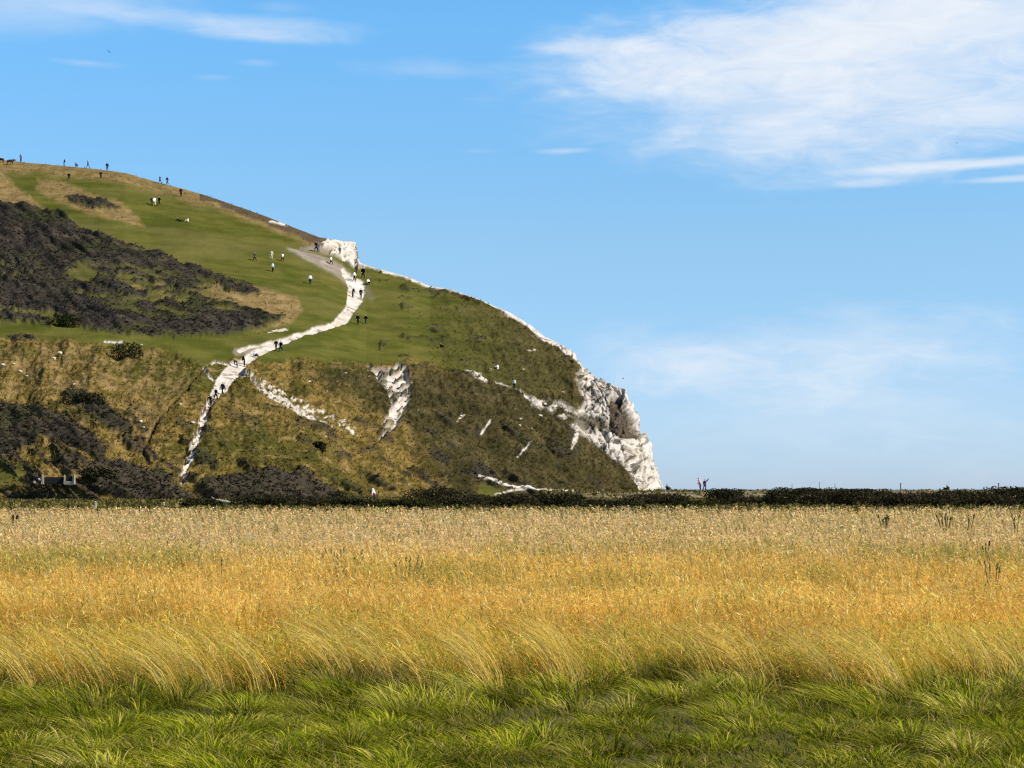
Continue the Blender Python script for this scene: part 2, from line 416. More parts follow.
# the sea cliff at the end of the spur
cl_poly = [(546, 338), (560, 340), (580, 355), (612, 374), (640, 400), (672, 500), (640, 494), (634, 478), (622, 464), (606, 452), (590, 440), (572, 428), (556, 414), (528, 402), (524, 397),
           (545, 401), (562, 404), (578, 410), (586, 400), (580, 386), (577, 374), (584, 370), (576, 362), (560, 350)]
cliffz = sstep(-3, 3, poly_dist(wx, wy, cl_poly))
cb = fbm(PX / 11 + PY / 30, PY / 6, 81, 4)
cliff = cliffz * sstep(-.30, .02, cb + 0.5 * sstep(560, 660, PX + (PY - 400) * .3) - 0.12 + .22 * sstep(565, 585, PX))
veg = zone([(562, 408), (584, 414), (606, 416), (612, 428), (590, 432), (572, 424)], 3)
cliff *= 1 - 0.85 * veg
hol = sstep(-2, 2, poly_dist(wx, wy, [(611, 394), (622, 392), (628, 400), (630, 412), (636, 421), (644, 431), (640, 438), (620, 439), (608, 432), (610, 414), (606, 404)]))
# white rim of the cliff top
rimw = np.interp(PX, [340, 356, 358, 365, 400, 425, 450, 475, 500, 520, 540, 560, 600, 640, 664], [0, 0, 3, 2.8, 2.2, 3, 1, .6, 2, 5, 6, 8, 7, 10, 16])
rimc = sstep(-1, 1, rimw + 1.5 * fbm(PX / 9, PX * 0, 83) - (PY - Sc[None, :]) * 1.0)
rimc *= (PX > 357)
outc = sstep(-.8, .8, poly_dist(PX + .6 * (wx - PX), PY + .6 * (wy - PY), [(321, 243), (328, 240), (340, 239), (358, 238), (358.4, 262), (364, 270), (352, 268), (346, 262), (336, 258), (329, 256), (333, 249), (324, 247)]))
outc = np.maximum(outc, stroke([(318, 231, 2.5), (322, 234, 2.5)], .6))
chalk = np.maximum.reduce([path * sstep(-.10, .08, fbm(PX / 4.5, PY / 4.5, 91, 3) + 0.18 + .8 * (1 - sstep(368, 396, PY))), branch, scar, ribs, speck, np.maximum(cliff, rimc * .95), outc])
gully = stroke([(200, 374, 2), (188, 388, 2.2), (175, 401, 2.4), (162, 414, 2.4), (152, 432, 2.6), (146, 447, 2.6), (142, 452, 2), (150, 464, 2.4)], .8)
soil = np.maximum.reduce([gully * .9, path * .85, hol, cliffz * (1 - cliff) * (PX > 575) * .35])
soil = np.maximum(soil, 0.8 * sstep(.3, .55, rim / 10) * (PX > 200) * (PX < 335))
soil = np.maximum(soil, 0.55 * stroke([(300, 236, 3), (330, 239, 5), (342, 247, 4)], 2))
scrub *= 1 - np.maximum(cliffz * .85, 0); turf = turf * (1 - cliffz); tan_ = tan_ * (1 - scrub)
chalk = chalk * (1 - .95 * hol); cliff = cliff * (1 - .8 * hol)
cbk = sstep(.26, .42, fbm(PX / 9 + PY / 12, PY / 6, 93, 3)) * cliffz * (PX > 570); chalk = chalk * (1 - .8 * cbk); soil = np.maximum(soil, cbk * .9)

# --- relief
lay = Z / 1.7 + 1.6 * fbm(X / 9, Z / 9, 38, 2) + X / 14
ledge = (lay - np.floor(lay)); ledge = ledge ** 3
crack = np.exp(-(fbm(X / 3.2 + Z / 8, Z / 7, 39, 3) / .06) ** 2); crack2 = np.exp(-(fbm(X / 2.6, Z / 1.6, 40, 3) / .05) ** 2)
CRAG = .50 * ledge - .80 * crack - .40 * crack2 + .35 * fbm(X / 1.4, Z / 1.0, 32, 3)
gx = np.gradient(np.stack([X, Y, Z], -1), axis=1); gy = np.gradient(np.stack([X, Y, Z], -1), axis=0)
Nn = np.cross(gx, gy); Nn /= np.linalg.norm(Nn, axis=-1, keepdims=True) + 1e-9
U = X * math.cos(R(30)) - Z * math.sin(R(30)); V = X * math.sin(R(30)) + Z * math.cos(R(30))
rough = np.clip(1 - turf - tan_ * .5 - chalk - scrub, 0, 1)
disp = 0.5 * fbm(X / 14, Y / 14, 21, 3)
disp = disp + rough * (0.95 * fbm(U / 6.5, V / 2.2, 22, 3) + 0.30 * np.abs(fbm(U / 1.7, V / 0.9, 23, 3)) + .22 * fbm(X / .8, Z / .7, 29, 2))
disp = disp + rough * 0.75 * fbm((X + .45 * Z) / 3.0, Z / 11, 19, 3)
disp = disp + scrub * (0.35 + 1.6 * np.abs(fbm(U / 15, V / 2.2, 24, 3)) + 0.25 * fbm(U / 4, V / 0.9, 25, 3))
disp = disp + tan_ * 0.3 * fbm(X / 4, Z / 1.5, 26, 3) + turf * (0.10 * fbm(X / 3, Z / 1.2, 27, 3) + .20 * fbm(X / 12, Z / 1.1 + X / 40, 28, 2))
disp = disp + np.maximum(cliff, cliffz * .6) * (1.1 * fbm(X / 7, Z / 6, 31, 3) + CRAG - .2)
disp = disp + (rimc * (1 - cliffz)) * 0.35 * ridged(X / 2.2, Z / 1.4, 33, 2)
disp = disp + outc * (.9 * CRAG + .6)
disp = disp - path * (0.35 + 0.5 * sstep(375, 400, PY)) - gully * 0.9 - scar * (1.2 - .3 * ridged(X / 1.8, Z / 1.4, 35, 2)) - branch * (.25 - .3 * ridged(X / 1.6, Z / 1.2, 36, 2)) - hol * 1.6
disp = disp + path * sstep(365, 395, PY) * .35 * ridged(X / 1.5, Z / 1.2, 37, 2)
disp *= sstep(0, .03, T) * (1 - .8 * sstep(.985, 1, T) * (PX < 560))
thin = sstep(0, 40, (toe - Sc))[None, :] * np.ones_like(T)
disp *= thin
P3 = np.stack([X, Y, Z], -1) + Nn * disp[..., None] * np.where(Nn[..., 2:3] < 0, -1, 1)

# --- ground behind the crest (plateau on the left, falling to the shore on the right)
back = []
zc = P3[-1, :, 2]; dc = d1c
for k in range(1, NB + 1):
    q = k / NB
    plate = np.interp(cols, [300, 350, 365, 420], [1, .5, .12, 0.04])
    run = (18 + 150 * plate) * q
    fall = (1 - plate) * sstep(0, 1, q ** .8) + plate * (0.02 * q + .98 * sstep(.85, 1, q))
    dd = dc + run
    zz = zc - (zc + 2.2) * fall
    back.append(np.stack([P3[-1, :, 0] / P3[-1, :, 1] * (P3[-1, :, 1] + run), P3[-1, :, 1] + run, zz], -1))
skirt = P3[0].copy(); skirt[:, 1] -= 6; skirt[:, 2] = -1.2
ALL = np.concatenate([skirt[None], P3, np.stack(back)], 0)
nr, nc = ALL.shape[:2]
def ext(a, back_val=None):
    return np.concatenate([a[:1], a, np.repeat(a[-1:], NB, 0)], 0)
za = np.stack([ext(turf), ext(scrub), ext(chalk), ext(np.clip(dirt, 0, 1))], -1)
zb = np.stack([ext(tan_), ext(soil), ext(olive)], -1)
za[-NB:, cols > 350, 2] = 1
idx = np.arange(nr * nc).reshape(nr, nc)
quad = np.stack([idx[:-1, :-1], idx[:-1, 1:], idx[1:, 1:], idx[1:, :-1]], -1).reshape(-1, 4)
fmask = lambda a: ((ext(a)[:-1, :-1] + ext(a)[1:, 1:]) * .5).reshape(-1)
is_path = fmask(np.maximum.reduce([path, dirt * .9, branch])) > .5
is_cliff = (fmask(np.maximum(np.maximum(cliffz, rimc), outc)) > .5) & ~is_path
rowid = np.repeat(np.arange(nr - 1), nc - 1)
is_cliff |= (rowid >= nr - NB - 1) & (np.tile(cols[:-1], nr - 1) > 350)
AV = ALL.reshape(-1, 3); A1 = za.reshape(-1, 4); A2 = zb.reshape(-1, 3)
def sub_terrain(name, mask):
    q = quad[mask]; used, inv = np.unique(q, return_inverse=True)
    o = quads_obj(name, AV[used], inv.reshape(-1, 4), M_HILL, attrs={"zone_a": A1[used], "zone_b": A2[used]}, smooth=True)
    return tag(o, kind="structure")
sub_terrain("hill", ~is_path & ~is_cliff)
sub_terrain("path", is_path)
sub_terrain("cliff", is_cliff)

def hill_pos(px, py, lift=0.0):
    c = int(np.clip(round((px + 300) / 0.8), 0, len(cols) - 1))
    r = int(np.argmin(np.abs(PY[:, c] - py)))
    p = P3[r, c]
    return Vector((p[0], p[1], p[2] + lift))

# ------------------------------------------------------------------ scattered ground cover on the hill
def sample_grid(weight, n):
    w = (weight * np.gradient(-PY, axis=0)).ravel(); w = np.clip(w, 0, None); w /= w.sum()
    i = rng.choice(len(w), n, p=w)
    base = P3.reshape(-1, 3)[i] + rng.normal(0, .06, (n, 3))
    return base, i

def tufts(name, base, h, w, cols3, mat, lean=0.35, nb=3):
    n = len(base)
    V_, C_ = [], []
    for k in range(nb):
        a = rng.uniform(0, 6.283, n); sx = np.cos(a) * w; sy = np.sin(a) * w
        ln = rng.normal(0, lean, (n, 2)) * h[:, None]; ln[:, 0] -= .12 * h
        hh = h * rng.uniform(.7, 1.15, n)
        off = rng.normal(0, .5, (n, 2)) * w[:, None]
        b = base + np.stack([off[:, 0], off[:, 1], -.05 * h], -1)
        v = np.stack([b + np.stack([-sx, -sy, 0 * h], -1) * .5, b + np.stack([sx, sy, 0 * h], -1) * .5,
                      b + np.stack([ln[:, 0] + sx * .25, ln[:, 1] + sy * .25, hh], -1), b + np.stack([ln[:, 0] - sx * .25, ln[:, 1] - sy * .25, hh * .92], -1)], 1)
        V_.append(v.reshape(-1, 3)); C_.append(np.repeat(cols3 * rng.uniform(.8, 1.2, (n, 1)), 4, 0))
    V_ = np.concatenate(V_); C_ = np.concatenate(C_)
    return quads_obj(name, V_, np.arange(len(V_)).reshape(-1, 4), mat, attrs={"col": C_})

def pick(pal, n, p=None):
    pal = np.array(pal); i = rng.choice(len(pal), n, p=p)
    return pal[i] * rng.uniform(.82, 1.18, (n, 1))

vis = (PX > -70)
ns = 18000
b, i = sample_grid(np.clip(rough + tan_ * .35, 0, 1) * (1 - np.clip(chalk * 1.4, 0, 1)) * vis, ns)
br = 1 - olive.ravel()[i]
pc = pick([(.150, .098, .026), (.105, .076, .018), (.075, .066, .014), (.055, .046, .012), (.21, .145, .055)], ns, [.28, .27, .2, .15, .10])
po = pick([(.052, .044, .013), (.040, .036, .010), (.066, .054, .020), (.031, .030, .008)], ns)
pc = np.where((rng.random(ns) < br)[:, None], pc, po)
tag(tufts("rough_grass", b, rng.uniform(.16, .42, ns), rng.uniform(.05, .14, ns), pc * 1.25, M_TUFT, lean=.5), "tussocky brown and olive grass growing over the steep hillside", "grass", kind="stuff")
ns = 11000
b, i = sample_grid(np.clip(scrub - .2, 0, 1) * (1 - np.clip(chalk * 1.4, 0, 1)) * vis, ns)
pc = pick([(.030, .026, .022), (.045, .040, .034), (.020, .020, .013), (.040, .046, .015), (.070, .058, .050)], ns, [.34, .26, .2, .11, .09])
tag(tufts("scrub", b, rng.uniform(.12, .32, ns), rng.uniform(.12, .3, ns), pc * .75, M_LEAF, lean=1.2), "dark thorny scrub and heath covering the hollows of the hill", "scrub", kind="stuff")

# ------------------------------------------------------------------ ground, shore, sea
gxs = np.concatenate([np.linspace(-700, -150, 12), np.arange(-140, 141, 4.0), np.linspace(150, 700, 12)])
gys = np.concatenate([np.arange(-30, 90, 3.0), np.arange(90, 352, 3.0), [358, 366]])
GX, GY = np.meshgrid(gxs, gys)
GZ = 0.10 * fbm(GX / 9, GY / 9, 101, 3)
GZ = GZ + 0.25 * sstep(150, 300, GY) * fbm(GX / 30, GY / 14, 102, 3)
GZ = np.where(GY > 352, np.interp(GY, [352, 366], [0, -3.5]), GZ)
GZ = GZ - 0.5 * np.exp(-((GY - 126) / 6) ** 2)
gi = np.arange(GX.size).reshape(GX.shape)
m, t, bs = new_mat("valley_floor")
Pn = t.coord(); n1 = t.noise(Pn, .12, 4); n2 = t.noise(Pn, 1.2, 4, .65)
c = t.mix(t.smooth(n1, .4, .62), (.040, .042, .008), (.068, .055, .015)); c = t.mix(t.smooth(n2, .5, .75), c, (.030, .027, .008))
t.l.new(c, bs.inputs["Base Color"])
tag(quads_obj("ground", np.stack([GX, GY, GZ], -1).reshape(-1, 3), np.stack([gi[:-1, :-1], gi[:-1, 1:], gi[1:, 1:], gi[1:, :-1]], -1).reshape(-1, 4), m, smooth=True), kind="structure")
# shingle bank between valley and sea
bx = np.arange(5, 220, 1.2); bq = np.linspace(-1, 1, 25)
BX, BQ = np.meshgrid(bx, bq)
BY = 318 + BQ * 24 + 3 * fbm(BX / 25, BQ * 0, 111)
prof = np.clip(1 - BQ ** 2, 0, 1) ** .8
top = np.interp(BX, [5, 25, 45, 150, 220], [.7, 1.25, 1.42, 1.45, 1.4])
BZ = -.3 + prof * (top + .3 + .12 * fbm(BX / 9, BQ * 2, 112, 3)) - np.clip(BQ, 0, 1) ** 4 * 2.5
m, t, bs = new_mat("shingle_turf")
Pn = t.coord(); n1 = t.noise(Pn, .22, 4); n2 = t.noise(Pn, 1.5, 4, .65)
c = t.mix(t.smooth(n1, .42, .6), (.090, .070, .028), (.225, .170, .088)); c = t.mix(t.smooth(n2, .45, .75), c, (.042, .037, .013))
t.l.new(c, bs.inputs["Base Color"])
bi = np.arange(BX.size).reshape(BX.shape)
tag(quads_obj("shingle_bank", np.stack([BX, BY, BZ], -1).reshape(-1, 3), np.stack([bi[:-1, :-1], bi[:-1, 1:], bi[1:, 1:], bi[1:, :-1]], -1).reshape(-1, 4), m, smooth=True), kind="structure")
m, t, bs = new_mat("sea_water")
wv = t.noise(t.mapping(t.coord(), (.05, .15, .1)), 1, 4)
t.l.new(t.mix(wv, (.10, .17, .22), (.16, .24, .29)), bs.inputs["Base Color"]); bs.inputs["Roughness"].default_value = .35; bs.inputs["Specular IOR Level"].default_value = .5
sx = np.array([-20000, -2000, 0, 2000, 20000.]); sy = np.array([340, 1500, 6000, 30000.])
SX, SY = np.meshgrid(sx, sy); si = np.arange(SX.size).reshape(SX.shape)
tag(quads_obj("sea", np.stack([SX, SY, SX * 0 - 2.0], -1).reshape(-1, 3), np.stack([si[:-1, :-1], si[:-1, 1:], si[1:, 1:], si[1:, :-1]], -1).reshape(-1, 4), m), kind="structure")

# tufts on the valley floor between field and hill
ns = 16000
yy = rng.uniform(125, 345, ns); xx = (rng.uniform(-60, 1090, ns) - CX) / F * yy
zg = np.where((yy > 296) & (yy < 342) & (xx > 5), np.interp(1 - ((yy - 318) / 24) ** 2, [0, 1], [-.1, 1.25]), 0)
tag(tufts("valley_grass", np.stack([xx, yy, zg], -1), rng.uniform(.2, .5, ns), rng.uniform(.12, .4, ns),
      pick([(.13, .10, .03), (.10, .095, .02), (.18, .13, .05), (.06, .052, .015)], ns), M_TUFT), "rough olive grass on the flat ground between field and hill", "grass", kind="stuff")

# ------------------------------------------------------------------ the meadow in front
def blades(n, root, h, lean, width, cb, ct, seg=3, droop=0.25, twist=None):
    s = np.linspace(0, 1, seg + 1)
    a = rng.uniform(0, 6.283, n) if twist is None else twist
    side = np.stack([np.cos(a), np.sin(a) * .6, 0 * a], -1)
    V_ = []; C_ = []
    for k, q in enumerate(s):
        p = root + np.stack([lean[:, 0] * q ** 1.7, lean[:, 1] * q ** 1.7, h * (q - droop * q ** 3)], -1)
        wq = width * (1.0 - .75 * q ** 1.5)
        if k == seg: wq = wq * .35
        V_.append(np.stack([p - side * wq[:, None] * .5, p + side * wq[:, None] * .5], 1))
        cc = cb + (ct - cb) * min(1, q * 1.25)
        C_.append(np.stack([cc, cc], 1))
    V_ = np.stack(V_, 1)                     # n, seg+1, 2, 3
    C_ = np.stack(C_, 1)
    per = (seg + 1) * 2
    base = (np.arange(n) * per)[:, None]
    q = []
    for k in range(seg):
        q.append(np.stack([base[:, 0] + 2 * k, base[:, 0] + 2 * k + 1, base[:, 0] + 2 * k + 3, base[:, 0] + 2 * k + 2], -1))
    q = np.stack(q, 1).reshape(-1, 4)
    return V_.reshape(-1, 3), q, C_.reshape(-1, 3)

def heads(n, tip, direc, length, width, colr):
    """flat seed heads: narrow rhombs on the stem tips"""
    a = rng.uniform(0, 6.283, n); side = np.stack([np.cos(a), .6 * np.sin(a), .2 * np.sin(a * 2)], -1)
    dn = direc / (np.linalg.norm(direc, axis=1, keepdims=True) + 1e-9)
    V_ = np.stack([tip - dn * length[:, None] * .2, tip + dn * length[:, None] * .35 + side * width[:, None] * .5, tip + dn * length[:, None], tip + dn * length[:, None] * .3 - side * width[:, None] * .5], 1)
    return V_.reshape(-1, 3), np.arange(n * 4).reshape(-1, 4), np.repeat(colr, 4, 0)

def join(parts):
    V_, Q_, C_ = [], [], []; o = 0
    for v, q, c in parts:
        V_.append(v); Q_.append(q + o); C_.append(c); o += len(v)
    return np.concatenate(V_), np.concatenate(Q_), np.concatenate(C_)

def ground_z(x, y):
    return 0.10 * fbm(x / 9, y / 9, 101, 3) - 0.5 * np.exp(-((y - 126) / 6) ** 2)

EDGE = lambda x: 16.2 + 1.5 * fbm(x / 2.0, x * 0 + 1, 121, 3) + .25 * x * .1
FAR = 114.0
# tall dry grass
N1 = 360000
ys = rng.uniform(HY + 14.5, HY + 175, N1)
d = .85 * F / (ys - HY) * rng.uniform(.985, 1.015, N1)
d = np.minimum(d, FAR + rng.normal(0, .6, N1))
d[-70000:] = 14.2 + rng.random(70000) ** 1.3 * 6.5
x = (rng.uniform(-150, 1174, N1) - CX) / F * d
keep = d > EDGE(x) + rng.normal(0, .25, N1)
d = d[keep]; x = x[keep]; n = len(d)
wide = fbm(x / 5.0, d / 7.0, 131, 3); med = fbm(x / 1.6, d / 3.2, 132, 3)
far_t = sstep(26, 46, d + 6 * wide)
tuf = fbm(x / .45, d / .8, 133, 2)
h = (.66 + .12 * wide + .09 * med + .13 * tuf * (1 - .6 * far_t) + rng.normal(0, .06, n)) * (1 - .05 * far_t)
h *= np.where(rng.random(n) < .25, rng.uniform(.5, .9, n), 1)
h *= .58 + .42 * sstep(-.2, 3.0, d - EDGE(x) + 1.2 * tuf)
near = 1 - sstep(14, 19, d)
lean = np.stack([rng.normal(-.08, .13, n) - near * rng.uniform(.05, .42, n), rng.normal(-.06, .14, n) - near * rng.uniform(0, .35, n)], -1)
gold = pick([(.86, .465, .08), (.88, .54, .14), (.80, .40, .06), (.90, .63, .25), (.64, .36, .06), (.48, .33, .055)], n, [.26, .24, .18, .14, .10, .08])
pale = pick([(.84, .52, .225), (.88, .60, .31), (.74, .44, .16), (.86, .50, .20), (.58, .38, .12)], n, [.28, .24, .2, .16, .12])
oli = pick([(.34, .29, .05), (.42, .33, .065), (.27, .25, .045), (.52, .37, .085)], n)
ct = np.where((rng.random(n) < far_t)[:, None], pale, gold)
ct = ct * np.clip(1 + .22 * tuf + .18 * fbm(x / 3.5, d / 2.2, 134, 2), .6, 1.25)[:, None]
band = np.exp(-((d - 33) / 7.5) ** 2)
pol = np.clip(sstep(.05, .5, wide + .8 * med) * (.30 + .75 * band) + .05, 0, .85)
ct = np.where((rng.random(n) < pol)[:, None], oli, ct)
gedge = (1 - sstep(0, 2.2, d - EDGE(x) - .2 + 1.8 * med)) * .5
grn = pick([(.34, .35, .03), (.46, .43, .045), (.58, .48, .08)], n)
ct = np.where((rng.random(n) < gedge)[:, None], grn, ct)
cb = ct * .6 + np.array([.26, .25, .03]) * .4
root = np.stack([x, d, ground_z(x, d) - .03], -1)
wd = np.maximum(.0045, .75 * d / F) * rng.uniform(.7, 1.3, n)
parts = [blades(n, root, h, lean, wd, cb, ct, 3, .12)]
# seed heads, nodding in all directions
for frac, at, wk in ((.85, .87, 1.0), (.45, .74, .8)):
    hm = rng.random(n) < frac
    k = hm.sum()
    tip = root[hm] + np.stack([lean[hm, 0] * at, lean[hm, 1] * at, h[hm] * at * .99], -1)
    hd = rng.uniform(0, 6.283, k)
    dr = np.stack([np.cos(hd) - .5 + 1.5 * lean[hm, 0], np.sin(hd) * .8 - .2, rng.normal(.1, .55, k)], -1)
    L = rng.uniform(.026, .060, k) * (1 + .016 * d[hm]); W = np.maximum(.010, (1.1 + .5 * far_t[hm]) * d[hm] / F) * rng.uniform(.7, 1.35, k) * wk
    hc = ct[hm] * rng.uniform(.82, 1.15, (k, 1)) + np.array([.05, .035, .012])
    parts.append(heads(k, tip, dr, L, W, np.minimum(hc, .85)))
# scattered bleached stems
v, q, cc = join(parts)
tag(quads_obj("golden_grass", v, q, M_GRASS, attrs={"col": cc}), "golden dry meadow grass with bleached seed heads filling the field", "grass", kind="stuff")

# lower green grass along the near edge
def green_blades(x, d, h, lx, ly, tint, wmul=1.0, bright=None):
    n = len(x)
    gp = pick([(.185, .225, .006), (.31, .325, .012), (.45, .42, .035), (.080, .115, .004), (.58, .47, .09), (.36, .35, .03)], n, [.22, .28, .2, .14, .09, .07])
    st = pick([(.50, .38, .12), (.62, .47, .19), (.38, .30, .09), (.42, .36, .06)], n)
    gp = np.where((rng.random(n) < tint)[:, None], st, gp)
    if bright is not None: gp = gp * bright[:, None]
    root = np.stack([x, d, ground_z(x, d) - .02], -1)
    return blades(n, root, h, np.stack([lx, ly], -1), rng.uniform(.006, .0125, n) * wmul, gp * .42, gp * 1.3, 3, .3)  # bases darkened, tips lightened: shade between blades painted into the colour
parts = []
# thin under-grass
n = 90000
d = 6.8 * np.exp(rng.random(n) * math.log(18.2 / 6.8)); x = (rng.uniform(-200, 1224, n) - CX) / F * d
e = EDGE(x); kk = (d < e + .9) & (fbm(x / .5, d / .7, 141, 2) > rng.uniform(-.9, .05, n)); x, d, e = x[kk], d[kk], e[kk]; n = len(x)
parts.append(green_blades(x, d, rng.uniform(.06, .17, n), rng.normal(-.05, .07, n), rng.normal(-.03, .06, n), .14 + .22 * (1 - sstep(8.2, 9.4, d)), bright=np.full(n, .5)))  # under-grass colour dimmed to paint in dark gaps between tussocks
# tussocks: many blades springing from one crown and combed over by the wind
nt = 980
td = 7.2 * np.exp(rng.random(nt) * math.log(18.0 / 7.2)); tx = (rng.uniform(-220, 1244, nt) - CX) / F * td
kk = td < EDGE(tx) + .5; td, tx = td[kk], tx[kk]; nt = len(td)
near_e = sstep(-4.2, .1, td - EDGE(tx))
tr_ = rng.uniform(.07, .20, nt); th = rng.uniform(.10, .27, nt) + .22 * near_e; tb = (170 * (tr_ / .16) ** 1.3).astype(int); tt_ = np.clip(rng.beta(.5, 3.6, nt) + .02 + .28 * near_e ** 3, 0, .9)
tw = np.stack([rng.normal(-.14, .17, nt), rng.normal(-.08, .14, nt)], -1); tl = rng.uniform(.3, 1.15, nt)
ii = np.repeat(np.arange(nt), tb); n = len(ii)
ang = rng.uniform(0, 6.283, n); rad = np.sqrt(rng.random(n)) * tr_[ii]
x = tx[ii] + np.cos(ang) * rad; d = td[ii] + np.sin(ang) * rad
hh = th[ii] * rng.uniform(.55, 1.15, n) * (1 - .35 * rad / tr_[ii])
out_ = rad / tr_[ii]
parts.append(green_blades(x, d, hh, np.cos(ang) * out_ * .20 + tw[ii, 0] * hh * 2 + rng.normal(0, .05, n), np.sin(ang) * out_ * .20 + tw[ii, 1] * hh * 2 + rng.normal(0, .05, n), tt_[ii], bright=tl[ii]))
# long golden stalks blown over the edge
n = 7500
x = (rng.uniform(-150, 1174, n) - CX) / F * 12.6; d = EDGE(x) + rng.uniform(-.8, .9, n)
clump = fbm(x / .30, x * 0 + 5, 151, 2); kk = clump > rng.uniform(-.05, .4, n)
x = x[kk]; d = d[kk]; n = len(x)
hh = rng.uniform(.5, .8, n)
sway = fbm(x / .5, d / .6, 152, 2)
ln = np.stack([-.42 + .3 * sway + rng.normal(0, .10, n), -.28 + .3 * fbm(x / .6, d / .5, 153, 2) + rng.normal(0, .10, n)], -1)
gc = pick([(.78, .56, .13), (.84, .64, .24), (.66, .50, .10), (.70, .45, .08)], n)
parts.append(blades(n, np.stack([x, d, ground_z(x, d)], -1), hh, ln, rng.uniform(.005, .010, n), gc * .8, gc, 5, .28))
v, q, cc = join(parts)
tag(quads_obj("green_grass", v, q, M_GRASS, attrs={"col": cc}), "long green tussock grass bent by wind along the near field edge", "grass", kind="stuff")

# ------------------------------------------------------------------ bushes
def bush(name, base, wid, dep, hgt, label, pal, n=900, leaf=.16, group=None, lobes=5):
    lb = []
    for k in range(lobes):
        q = (k + .5) / lobes * 2 - 1
        lb.append((q * wid * .40 + random.uniform(-.08, .08) * wid, random.uniform(-.25, .25) * dep, random.uniform(.52, .80) * hgt * (1 - .6 * q * q), wid / lobes * random.uniform(.75, 1.15)))
    lb = np.array(lb)
    k = rng.choice(len(lb), n)
    v = rng.normal(0, 1, (n, 3)); v /= np.linalg.norm(v, axis=1, keepdims=True); v[:, 2] = np.abs(v[:, 2]) * np.where(rng.random(n) < .8, 1, -1)
    rr = rng.uniform(.45, 1.06, n) ** .6
    p = np.stack([lb[k, 0] + v[:, 0] * lb[k, 3] * rr, lb[k, 1] + v[:, 1] * dep * .42 * rr, lb[k, 2] + v[:, 2] * (hgt * 1.02 - lb[k, 2]) * rr], -1)
    low = rng.random(n) < .45
    p[low, 2] *= rng.uniform(0, 1, low.sum())
    p[:, 2] = np.maximum(p[:, 2], .02)
    a = rng.normal(0, 1, (n, 3)); a /= np.linalg.norm(a, axis=1, keepdims=True); bb = np.cross(a, rng.normal(0, 1, (n, 3))); bb /= np.linalg.norm(bb, axis=1, keepdims=True)
    s = (leaf * rng.uniform(.6, 1.4, n))[:, None]
    V_ = np.stack([p - a * s - bb * s * .25, p - bb * s * .6 + a * s * .2, p + a * s + bb * s * .2, p + bb * s * .6 - a * s * .1], 1).reshape(-1, 3)
    o = quads_obj(name, V_, np.arange(4 * n).reshape(-1, 4), M_LEAF, attrs={"col": np.repeat(pick(pal, n), 4, 0)})
    o.location = base
    tag(o, label, "bush", group)
    # woody stems
    mb = MB(); mb.tube([(0, 0, -.1), (.05 * wid, 0, hgt * .35), (-.03 * wid, 0, hgt * .75)], [.08, .06, .02], 6)
    mb.build("stem", M_BARK, o)
    return o
M_BARK = simple_mat("bark", (.05, .04, .03), .95, .3, 5)
DARK = [(.021, .020, .009), (.031, .029, .013), (.014, .014, .007), (.044, .042, .016), (.048, .040, .024)]
GREENISH = [(.024, .028, .007), (.036, .038, .010), (.017, .019, .006), (.046, .042, .016)]
BROWNISH = [(.030, .026, .012), (.042, .034, .018), (.022, .020, .009), (.058, .046, .026)]
# (centre px, width px, top row, distance, label)
HEDGE = [
 (205, 34, 499, 205, "low dark bush beside the pale log at the far field edge"),
 (262, 56, 496, 215, "dark bush right of the pale log at the foot of the hill"),
 (318, 66, 497, 218, "long low dark bush left of the person in white"),
 (352, 36, 499, 215, "small dark bush touching the person in white on the left"),
 (404, 44, 500, 200, "ragged low bush just right of the person in white"),
 (438, 52, 488.5, 232, "rounded dark bush with a smooth top at the hill foot"),
 (492, 96, 495, 210, "long dark bush in front of the pale track below the hill"),
 (548, 70, 494, 215, "dark bush below the middle of the pale track"),
 (604, 60, 500, 205, "low dark patchy bush near the end of the pale track"),
 (660, 50, 494.5, 222, "black rounded bush just below the foot of the white cliff"),
 (702, 44, 501, 212, "low straggly bush below the two people on the bank"),
 (725, 26, 489.2, 262, "small domed bush breaking the skyline right of the people"),
 (756, 40, 497, 245, "short dark bush at the left end of the long black hedge"),
 (800, 74, 488.4, 232, "tall black bush forming the left half of the long hedge"),
 (858, 74, 489.4, 226, "black bush in the middle of the long hedge under open sky"),
 (915, 84, 493, 218, "flat topped dark bush below the wooden post"),
 (972, 78, 494, 214, "grey brown low bush below the stranded boat"),
 (1018, 66, 487.2, 224, "rounded black bush at the far right end of the hedge"),
 (962, 50, 490.6, 248, "dark bush behind the low grey brown one near the right end"),
 (1080, 80, 489, 230, "dark bush beyond the right end of the hedge"),
]
for px, w, top, dd, lab in HEDGE:
    dd *= .74
    hgt = EYE + (HY - top) / F * dd
    wm = w * 1.2 / F * dd
    bush("bush", ((px - CX) / F * dd, dd, -.15), wm, min(wm * .7, 4), (hgt + .15) * 1.02, lab, (DARK if int(px) % 3 else BROWNISH) if "ragged" not in lab and "straggly" not in lab else GREENISH, n=int(1500 + w * 70), leaf=.085, group="dark bushes along the far field edge", lobes=max(3, w // 14))
for px, py, w, hp, lab, pal in [
 (126, 357, 24, 13, "dark rounded bush on the edge between turf and brown slope", DARK),
 (84, 408, 34, 10, "black bush in the hollow on the left of the brown slope", DARK),
 (100, 481, 26, 8, "dark bush just right of the old sluice", DARK),
 (319, 450, 12, 7, "small dark bush alone on the slope right of the chalk path", DARK),
 (66, 327, 26, 10, "green edged bush at the bottom corner of the heath", GREENISH)]:
    p = hill_pos(px, py); dd = p.y
    bush("bush", (p.x, p.y, p.z - .4), w * 1.15 / F * dd, w * .6 / F * dd, hp * 1.05 / F * dd + .4, lab, pal, n=int(300 + w * 26), leaf=.17, group="dark bushes on the hillside", lobes=max(3, w // 9))

